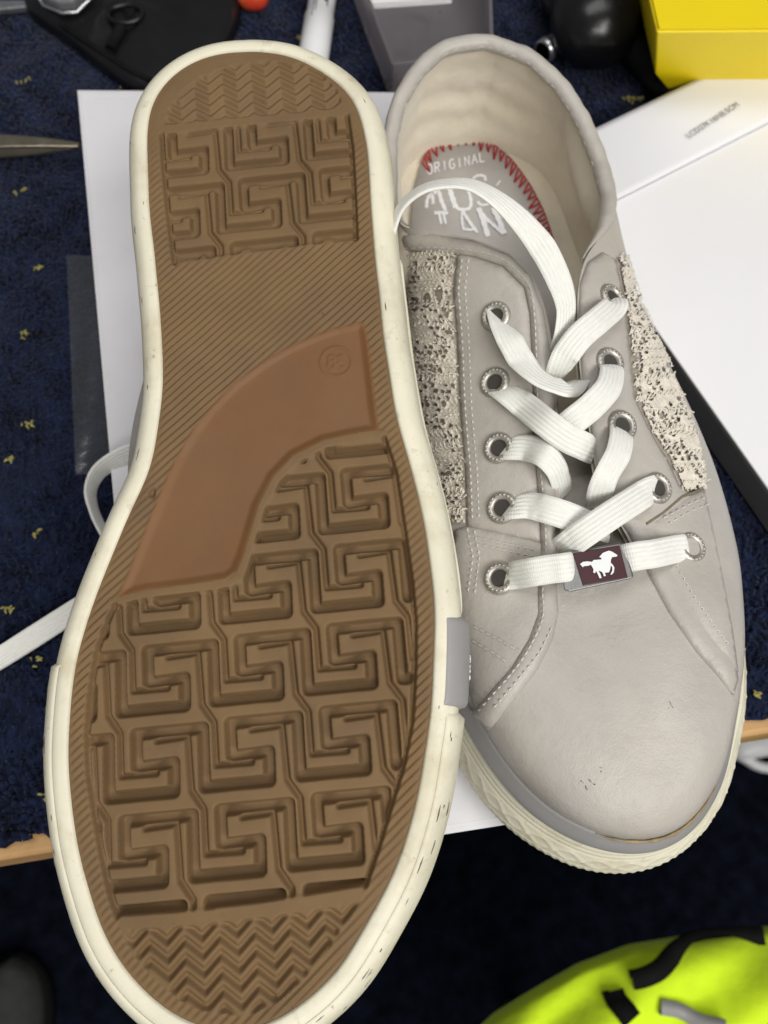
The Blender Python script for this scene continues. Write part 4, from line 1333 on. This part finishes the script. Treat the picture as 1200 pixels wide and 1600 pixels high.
# corner where the lower-left edge meets the fold line
Am = np.array([dB, -d2]).T
tt_ = np.linalg.solve(Am, F0 - Bq0)
K0 = Bq0 + dB * tt_[0]
K1 = K0 + d2 * .30; K2 = K0 + dB * .26; K3 = K1 + dB * .20
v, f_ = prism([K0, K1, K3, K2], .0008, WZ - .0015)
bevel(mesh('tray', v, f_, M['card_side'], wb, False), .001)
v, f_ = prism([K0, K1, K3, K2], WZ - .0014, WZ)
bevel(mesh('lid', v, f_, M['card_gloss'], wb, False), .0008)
nrm = np.array([-dB[1], dB[0]])
V = []
ns = 14
for i, a in enumerate(np.linspace(0, 1, ns)):
    for t in (-.002, .26):
        base_ = K0 + dB * t
        oo = nrm * (-.0004 + .036 * a)
        V.append((base_[0] + oo[0], base_[1] + oo[1], WZ + .0014 + .0016 * math.sin(a * math.pi * .6)))
V = V + [(x, y, z - .0012) for x, y, z in V]
nv = len(V) // 2
Fc = [(i * 2, i * 2 + 1, i * 2 + 3, i * 2 + 2) for i in range(ns - 1)]
Fc = Fc + [tuple(nv + j for j in f[::-1]) for f in Fc] + [(0, nv, nv + 1, 1), (2 * ns - 2, 2 * ns - 1, nv + 2 * ns - 1, nv + 2 * ns - 2)] + [(i * 2, i * 2 + 2, nv + i * 2 + 2, nv + i * 2) for i in range(ns - 1)] + [(i * 2 + 1, nv + i * 2 + 1, nv + i * 2 + 3, i * 2 + 3) for i in range(ns - 1)]
flap = mesh('printed_flap', V, Fc, M['card_gloss'], wb)


def text_mesh(name, s, size, origin, ex, ey, m, parent, lift=0.0):
    cu = bpy.data.curves.new(name, 'FONT'); cu.body = s; cu.size = size; cu.extrude = 0
    to = bpy.data.objects.new(name, cu); COL.objects.link(to)
    dg = bpy.context.evaluated_depsgraph_get()
    me = bpy.data.meshes.new_from_object(to.evaluated_get(dg))
    co = np.zeros(len(me.vertices) * 3); me.vertices.foreach_get('co', co); co = co.reshape(-1, 3)
    Fc = [tuple(p.vertices) for p in me.polygons]
    bpy.data.objects.remove(to); bpy.data.curves.remove(cu); bpy.data.meshes.remove(me)
    Vw = np.asarray(origin) + co[:, :1] * np.asarray(ex) + co[:, 1:2] * np.asarray(ey) + np.array([0, 0, lift])
    return mesh(name, Vw, Fc, m, parent, False)


t0 = at_z((1077, 216), WZ + .0034); t1 = at_z((1167, 158), WZ + .0034)
ex = (t1 - t0) / np.linalg.norm(t1 - t0); ey = np.cross([0, 0, 1], ex)
lenpx = np.linalg.norm(t1 - t0)
tx = text_mesh('printed_code', 'LCD27K16NB.5CM', lenpx / 9.2, t0, ex, ey, M['print'], flap)

# yellow carton
yb = thing('yellow_box', 'bright yellow cardboard box behind the white box', 'box', (*XY((1130, 90)), 0))
yz = .055
prof_px = [((1026, 50), yz), ((1024, 116), .026), ((1060, 160), .0008)]
q_ = [at_z(p, z) for p, z in prof_px]
dx = np.array([1.0, 0.01, 0]); L_ = .14
q_ += [q_[2] + dx * L_, q_[0] + dx * (L_ + .01)]
bk = np.array([-.004, .12, 0])
V = q_ + [p + bk for p in q_]
bevel(mesh('carton', V, [(0, 1, 2, 3, 4), (9, 8, 7, 6, 5)] + [(i, 5 + i, 5 + (i + 1) % 5, (i + 1) % 5) for i in range(5)], M['yellow'], yb, False), .0008)
u0 = q_[0] + np.array([.001, .001, .0003]); V = [u0, u0 + dx * (L_ + .008), u0 + dx * (L_ + .008) + bk * .98, u0 + bk * .98]
V += [p + np.array([0, 0, .0007]) for p in V]
mesh('lid_flap', V, [(0, 3, 2, 1), (4, 5, 6, 7)] + [(i, (i + 1) % 4, 4 + (i + 1) % 4, 4 + i) for i in range(4)], M['yellow'], yb, False)

# black headset-like gadget behind the heel
gd = thing('black_gadget', 'glossy black rounded device with a long dark arm beside the yellow box', 'gadget', (*XY((930, 30)), 0))
c = at_z((930, 28), .02)
def ellipsoid(c, rx, ry, rz, n=28, m=18, e=1.0, rot=0):
    th = np.linspace(0, 2 * np.pi, n, endpoint=False); ph = np.linspace(-np.pi / 2, np.pi / 2, m)
    V = []
    for p in ph:
        for t in th:
            cx = np.sign(np.cos(t)) * abs(np.cos(t)) ** e; cy = np.sign(np.sin(t)) * abs(np.sin(t)) ** e
            x = rx * math.cos(p) ** e * cx; y = ry * math.cos(p) ** e * cy
            V.append((c[0] + x * math.cos(rot) - y * math.sin(rot), c[1] + x * math.sin(rot) + y * math.cos(rot), c[2] + rz * math.sin(p)))
    return np.array(V), grid_faces(m, n, False, True)
v, f_ = ellipsoid((c[0], c[1], .019), .021, .024, .0185, e=.9)
mesh('body', v, f_, M['black'], gd)
v, f_ = ellipsoid((c[0] + .012, c[1] + .028, .014), .036, .022, .0135, e=.7, rot=.2)
mesh('base', v, f_, M['black'], gd)
a0, a1 = at_z((950, 45), .012), at_z((1075, 178), .006)
path = catmull(np.array([a0, (a0 * .6 + a1 * .4) + [0, 0, .003], a1]), 20)
v, f_ = tube(path, np.linspace(.0075, .0065, 20), 12)
mesh('arm', v, f_, M['black_cloth'], gd)
bl = thing('bolt', 'small shiny metal bolt lying behind the heel of the upright sneaker', 'bolt', (*XY((865, 68)), 0))
p0, p1 = at_z((848, 82), .006), at_z((884, 56), .006)
d = (p1 - p0) / np.linalg.norm(p1 - p0); sd = np.cross(d, [0, 0, 1.0])
rp = [(0, .0045), (.0, .0058), (.3, .0058), (.32, .0035), (.5, .0035), (.52, .0050), (.75, .0050), (.77, .0032), (1, .0030)]
mb = MB()
P = np.array([p0 + (p1 - p0) * t for t, r in rp]); vv, ff = tube(P + np.arange(len(rp))[:, None] * 1e-7 * d, [r for t, r in rp], 14)
mb.add(vv, ff); mb.build('shank', M['silver'], bl, True)
v, f_ = ellipsoid(at_z((893, 88), .005), .004, .004, .0042, 14, 10)
mesh('nut', v, f_, M['silver'], bl)

# frosted plastic tray
fb = thing('plastic_tray', 'frosted grey plastic tray with a white card inside behind the heels', 'tray', (*XY((650, 40)), 0))
q0, q1, q2_, q3 = XY((612, 152), .004), XY((545, -30), .004), XY((760, -30), .004), XY((765, 140), .004)
hh = .022
def wall(a, b, th=.0016, z0=.0006, z1=hh):
    d_ = (b - a) / np.linalg.norm(b - a); n_ = np.array([-d_[1], d_[0]]) * th
    return prism([a, b, b + n_, a + n_], z0, z1)
q1 = q1 + (q1 - q0) * .4; q2_ = q2_ + (q2_ - q3) * .6
v, f_ = prism([q0, q3, q2_, q1], .0004, .0030); mesh('tray_floor', v, f_, M['frosted'], fb, False)
for a, b in ((q0, q3), (q3, q2_), (q2_, q1), (q1, q0)):
    v, f_ = wall(a, b, .0016, .0031); bevel(mesh('tray_wall', v, f_, M['frosted'], fb, False), .0005, 2)
ins_c = thing('paper_slip', 'white paper slip lying inside the frosted plastic tray', 'paper', (*XY((640, -20)), .0031))
v, f_ = prism([XY((578, 12), .004), XY((706, 3), .004), XY((700, -60), .004), XY((570, -60), .004)], .0032, .0062)
mesh('sheet', v, f_, M['white_plastic'], ins_c, False)

# white marker pen
mk = thing('marker_pen', 'white marker pen with fine dark print behind the overturned sneaker', 'marker', (*XY((500, 40)), 0))
p0, p1 = at_z((487, 108), .0075), at_z((508, -30), .0075)
d = (p1 - p0)
rp = [(0, .001), (.0, .0066), (.02, .0074), (.55, .0074), (.56, .0068), (1.3, .0068)]
P = np.array([p0 + d * t for t, r in rp]) + np.arange(len(rp))[:, None] * 1e-6 * d
vv, ff = tube(P, [r for t, r in rp], 28); mesh('barrel', vv, ff, M['white_plastic'], mk)
mbp = MB()
du = d / np.linalg.norm(d); sx_ = np.cross(du, [0, 0, 1.0])
for j, (aa, s0, s1) in enumerate(((-.35, .45, .95), (-.15, .5, .97), (.45, .62, 1.0), (.6, .58, .80))):
    nd = sx_ * math.sin(aa) + np.array([0, 0, 1]) * math.cos(aa); td = np.cross(du, nd)
    t = s0
    while t < s1:
        l_ = rng.uniform(.01, .03)
        vv, ff = box_pts(p0 + d * (t + l_ / 2) + nd * .0074, du * l_ * np.linalg.norm(d) * .5, td * (.0003 if j != 2 else .0008), nd * .00006)
        mbp.add(vv, ff); t += l_ + .012
tag(mbp.build('fine_print', M['print'], mk, False), kind='stuff')

# black pouch with a ring pull
po = thing('black_pouch', 'flat black zip pouch with a ring pull at the table corner', 'pouch', (*XY((220, 60)), 0))
outl = np.array([XY(p, .004) for p in ((40, 18), (105, 62), (160, 108), (205, 142), (300, 160), (345, 90), (374, 30), (384, -60), (210, -80), (30, -60))])
oc = resample_closed(outl, 90); oc = smooth_closed(oc, 1.2); ctr_ = oc.mean(0)
V = []
ks = [1.0, 1.0, .985, .95, .88, .75, .5, .25, .001]
zs = [.0006, .004, .0065, .008, .009, .0098, .0105, .0108, .0108]
for k_, z_ in zip(ks, zs):
    for i, p in enumerate(oc):
        pp = ctr_ + (p - ctr_) * k_
        V.append((pp[0], pp[1], z_ + (.0012 * math.sin(pp[0] * 210 + 2 * math.sin(pp[1] * 170)) * (1 - k_) * 1.6)))
mesh('body', V, grid_faces(len(ks), 90, False, True), M['black'], po)
zp = catmull(np.array([at_z(p, .0088) for p in ((95, 38), (150, 75), (200, 108), (240, 128))]), 20)
v, f_ = tube(zp, .0016, 7); mesh('zip', v, f_, M['black_cloth'], po)
rc = at_z((196, 22), .0125)
th = np.linspace(0, 2 * np.pi, 30)
v, f_ = tube(np.stack([rc[0] + .0085 * np.cos(th), rc[1] + .0065 * np.sin(th), np.full(30, rc[2])], -1), .0012, 8, False); mesh('ring_pull', v, f_, M['black'], po)
v, f_ = tube([at_z((190, 42), .0120), at_z((172, 78), .0110)], .0028, 8); mesh('strap', v, f_, M['black_cloth'], po)

# grey device edge at the corner
dv = thing('grey_device', 'grey handheld device with silver trim lying on the black pouch', 'device', (*XY((75, 5), .012), .012))
dz = .0115
v, f_ = prism([XY(p, dz) for p in ((62, 6), (95, 20), (120, 19), (152, -14), (140, -60), (55, -60))], dz, dz + .006)
bevel(mesh('case', v, f_, M['grey_plastic'], dv, False), .0015)
v, f_ = tube([at_z(p, dz + .006) for p in ((60, -4), (68, 9), (98, 21), (120, 19), (153, -14))], .0008, 6); mesh('trim', v, f_, M['silver'], dv)
sl = thing('silver_ruler', 'thin silver metal strip poking in beside the black pouch', 'strip', (*XY((20, 12)), 0))
v, f_ = prism([XY(p, .003) for p in ((-40, 22), (50, 12), (52, 2), (-40, 4))], .0008, .004); bevel(mesh('strip', v, f_, M['silver'], sl, False), .0006)

# small red and orange piece
rp_ = thing('red_trinket', 'small glossy red and orange plastic trinket beyond the black pouch', 'trinket', (*XY((390, 5)), 0))
v, f_ = ellipsoid(at_z((395, -12), .008), .0085, .0085, .0078, 24, 16, .8); mesh('shell', v, f_, M['red_plastic'], rp_)

# tweezers at the left
tz = thing('tweezers', 'thin steel tweezers pointing at the corner of the white carton', 'tweezers', (*XY((40, 228)), 0))
for dyp, lift in ((-4, .0105), (4, .0068)):
    pA, pB = at_z((124, 228 + dyp * .2), BOX_Z * .0 + lift), at_z((-60, 229 + dyp), lift)
    n_ = 24
    V = []
    for i, t in enumerate(np.linspace(0, 1, n_)):
        c = pA * (1 - t) + pB * t
        w = .0012 + .0036 * t ** .8; h_ = .0007
        dd = (pB - pA) / np.linalg.norm(pB - pA); sd = np.cross(dd, [0, 0, 1.0])
        bow = .0016 * math.sin(t * 2.6) * (1 if dyp < 0 else -1)
        for a, b in ((-1, -1), (1, -1), (1, 1), (-1, 1)): V.append(c + sd * a * w + np.array([0, 0, b * h_ + bow]))
    Fc = [tuple(f) for f in grid_faces(n_, 4, False, True)] + [(3, 2, 1, 0), tuple(range(4 * n_ - 4, 4 * n_))]
    bevel(mesh('arm', V, Fc, M['steel'], tz, False), .0003, 2)

# clear film
fm = []
pf = [(104, 398), (160, 400), (200, 735), (118, 742)]
nf = 24
for a in np.linspace(0, 1, nf):
    for b in np.linspace(0, 1, nf):
        p = (1 - a) * ((1 - b) * np.array(pf[0]) + b * np.array(pf[1])) + a * ((1 - b) * np.array(pf[3]) + b * np.array(pf[2]))
        z = .0026 + .0006 * math.sin(a * 9 + b * 4) * math.sin(b * 7 + 1)
        fm.append(at_z(p, z) if True else 0)
V = np.array(fm); nV = len(V)
Fq = grid_faces(nf, nf)
tag(mesh('plastic_sleeve', V, Fq, M['film'], None), 'clear plastic sleeve sticking out beneath the flat white carton', 'sleeve')

# ------------------------------------------------------------------ on the floor in front of the table
# chair added in front of the table to lift the vest nearer the lamps
SEAT = FLOOR_Z + .45
cc_ = at_z((1080, 1590), SEAT)
chair = thing('chair', 'black chair seat added in front of the table to raise the fluorescent vest', 'chair', (cc_[0], cc_[1], FLOOR_Z))
v, f_ = ellipsoid((cc_[0] + .05, cc_[1] - .13, SEAT - .024), .15, .12, .023, 48, 12, .7)
mesh('seat', v, f_, M['black_cloth'], chair)
for sx_c in (-.05, .15):
    for sy_c in (-.21, -.06):
        v, f_ = tube([(cc_[0] + sx_c, cc_[1] + sy_c, FLOOR_Z), (cc_[0] + sx_c * .95, cc_[1] + sy_c, SEAT - .03)], .011, 10)
        mesh('leg', v, f_, M['black'], chair)
# fluorescent vest, heaped on the seat
vest = thing('safety_vest', 'crumpled fluorescent yellow safety vest with black trim heaped on the chair', 'vest', (*XY((1050, 1560), SEAT), SEAT))
top = [(740, 1610), (770, 1582), (830, 1545), (900, 1505), (980, 1475), (1060, 1462), (1130, 1452), (1200, 1446), (1280, 1446), (1360, 1470)]
N1, N2 = 70, 46
V = []
for i, t in enumerate(np.linspace(0, 1, N1)):
    tp = np.array([np.interp(t * (len(top) - 1), range(len(top)), [p[0] for p in top]), np.interp(t * (len(top) - 1), range(len(top)), [p[1] for p in top])])
    for j, s in enumerate(np.linspace(0, 1, N2)):
        px_ = tp + np.array([20 * s, 330 * s]) * (.35 + .65 * math.sin(math.pi * (.12 + .8 * t)))
        hgt_ = .006 + .034 * math.sin(math.pi * min(1, s * 1.0 + .02)) ** .35 * math.sin(math.pi * (.06 + .88 * t)) ** .6
        hgt_ += .009 * math.sin(t * 13 + s * 4) * math.sin(s * 9 + t * 3) * min(1, s * 6)
        V.append(at_z(px_, SEAT) + np.array([0, 0, max(.002, hgt_) if 0 < s else .002]))
V = np.array(V).reshape(N1, N2, 3)
vb = mesh('vest_cloth', V.reshape(-1, 3), grid_faces(N1, N2), M['hivis'], vest)
bvh2 = BVHTree.FromPolygons([Vector(p) for p in V.reshape(-1, 3)], [tuple(int(i) for i in q_) for q_ in grid_faces(N1, N2)])
def hit2(p):
    r = bvh2.ray_cast(Vector(CAM), Vector(ray(p)).normalized())
    return None if r[0] is None else np.array(r[0]) + np.array([0, 0, .002])
def trim(name, P, w, m):
    D = catmull(np.array(P, float), 40)
    H = [(p, hit2(p)) for p in D]; H = [(p, h) for p, h in H if h is not None]
    C3 = np.array([h for p, h in H])
    for _k in range(8): C3[1:-1] = (C3[:-2] + 2 * C3[1:-1] + C3[2:]) / 4
    C3[:, 2] += .0015
    T2 = np.gradient(C3, axis=0); T2[:, 2] = 0; T2 /= np.linalg.norm(T2, axis=1)[:, None] + 1e-9
    S2 = np.stack([-T2[:, 1], T2[:, 0], np.zeros(len(T2))], -1)
    V_ = []
    for c_, s_ in zip(C3, S2):
        for a, z_ in ((-1, -.004), (-1, .001), (1, .001), (1, -.004)): V_.append(c_ + s_ * a * w + np.array([0, 0, z_]))
    mesh(name, V_, grid_faces(len(C3), 4, False, True), m, vest)
trim('black_trim', [(1190, 1462), (1130, 1462), (1080, 1470), (1050, 1490), (1030, 1515), (1000, 1528), (985, 1530)], .005, M['black_cloth'])
trim('black_trim', [(955, 1546), (962, 1562), (975, 1578), (985, 1592)], .006, M['black_cloth'])
trim('grey_trim', [(1030, 1572), (1060, 1578), (1090, 1594), (1130, 1604)], .004, M['bumper'])

# dark shoe on the floor at the left
fs = thing('dark_shoe', 'dark shoe with a grey toe standing on the floor in shadow', 'shoe', (*XY((30, 1580), FLOOR_Z), FLOOR_Z))
toe_ = at_z((38, 1492), FLOOR_Z)
V = []; nu, nv_ = 40, 18
for i, t in enumerate(np.linspace(0, 1, nu)):
    hw = .043 * (math.sin(math.pi * min(.5, .5 * (t / .3) ** .55 if t < .3 else .5))) * (1 - .25 * max(0, t - .4))
    hw = max(.002, hw)
    hh_ = .03 + .055 * min(1, t / .5) if t > .02 else .02
    for j, a in enumerate(np.linspace(0, math.pi, nv_)):
        V.append(toe_ + np.array([-.012 * t + hw * math.cos(a), -.27 * t, .012 + hh_ * math.sin(a) ** .8]))
mesh('upper', V, grid_faces(nu, nv_), M['shoe_grey'], fs)
so = []
for i, t in enumerate(np.linspace(0, 1, nu)):
    hw = max(.004, .048 * (math.sin(math.pi * min(.5, .5 * (t / .3) ** .55 if t < .3 else .5))) * (1 - .25 * max(0, t - .4)))
    for a, z in ((-1, 0.0005), (-1.04, .016), (-.9, .022), (.9, .022), (1.04, .016), (1, .0005)):
        so.append(toe_ + np.array([-.012 * t + hw * a, .004 - .275 * t, z]))
mesh('sole', so, grid_faces(nu, 6, False, True), M['black_cloth'], fs)

# white cable end under the table edge at the right
wc = thing('white_plug', 'white cable with a plug hanging by the table edge on the floor', 'cable', (*XY((1180, 1170), FLOOR_Z), FLOOR_Z))
pth = catmull(np.array([at_z(p, FLOOR_Z + .01) for p in ((1150, 1178), (1165, 1186), (1182, 1196), (1205, 1200), (1240, 1190))]), 24)
v, f_ = tube(pth, .006, 10); mesh('cable', v, f_, M['white_plastic'], wc)
c = at_z((1178, 1166), FLOOR_Z + .014)
v, f_ = ellipsoid(c, .028, .014, .013, 20, 12, .6, .15); mesh('plug', v, f_, M['white_plastic'], wc)
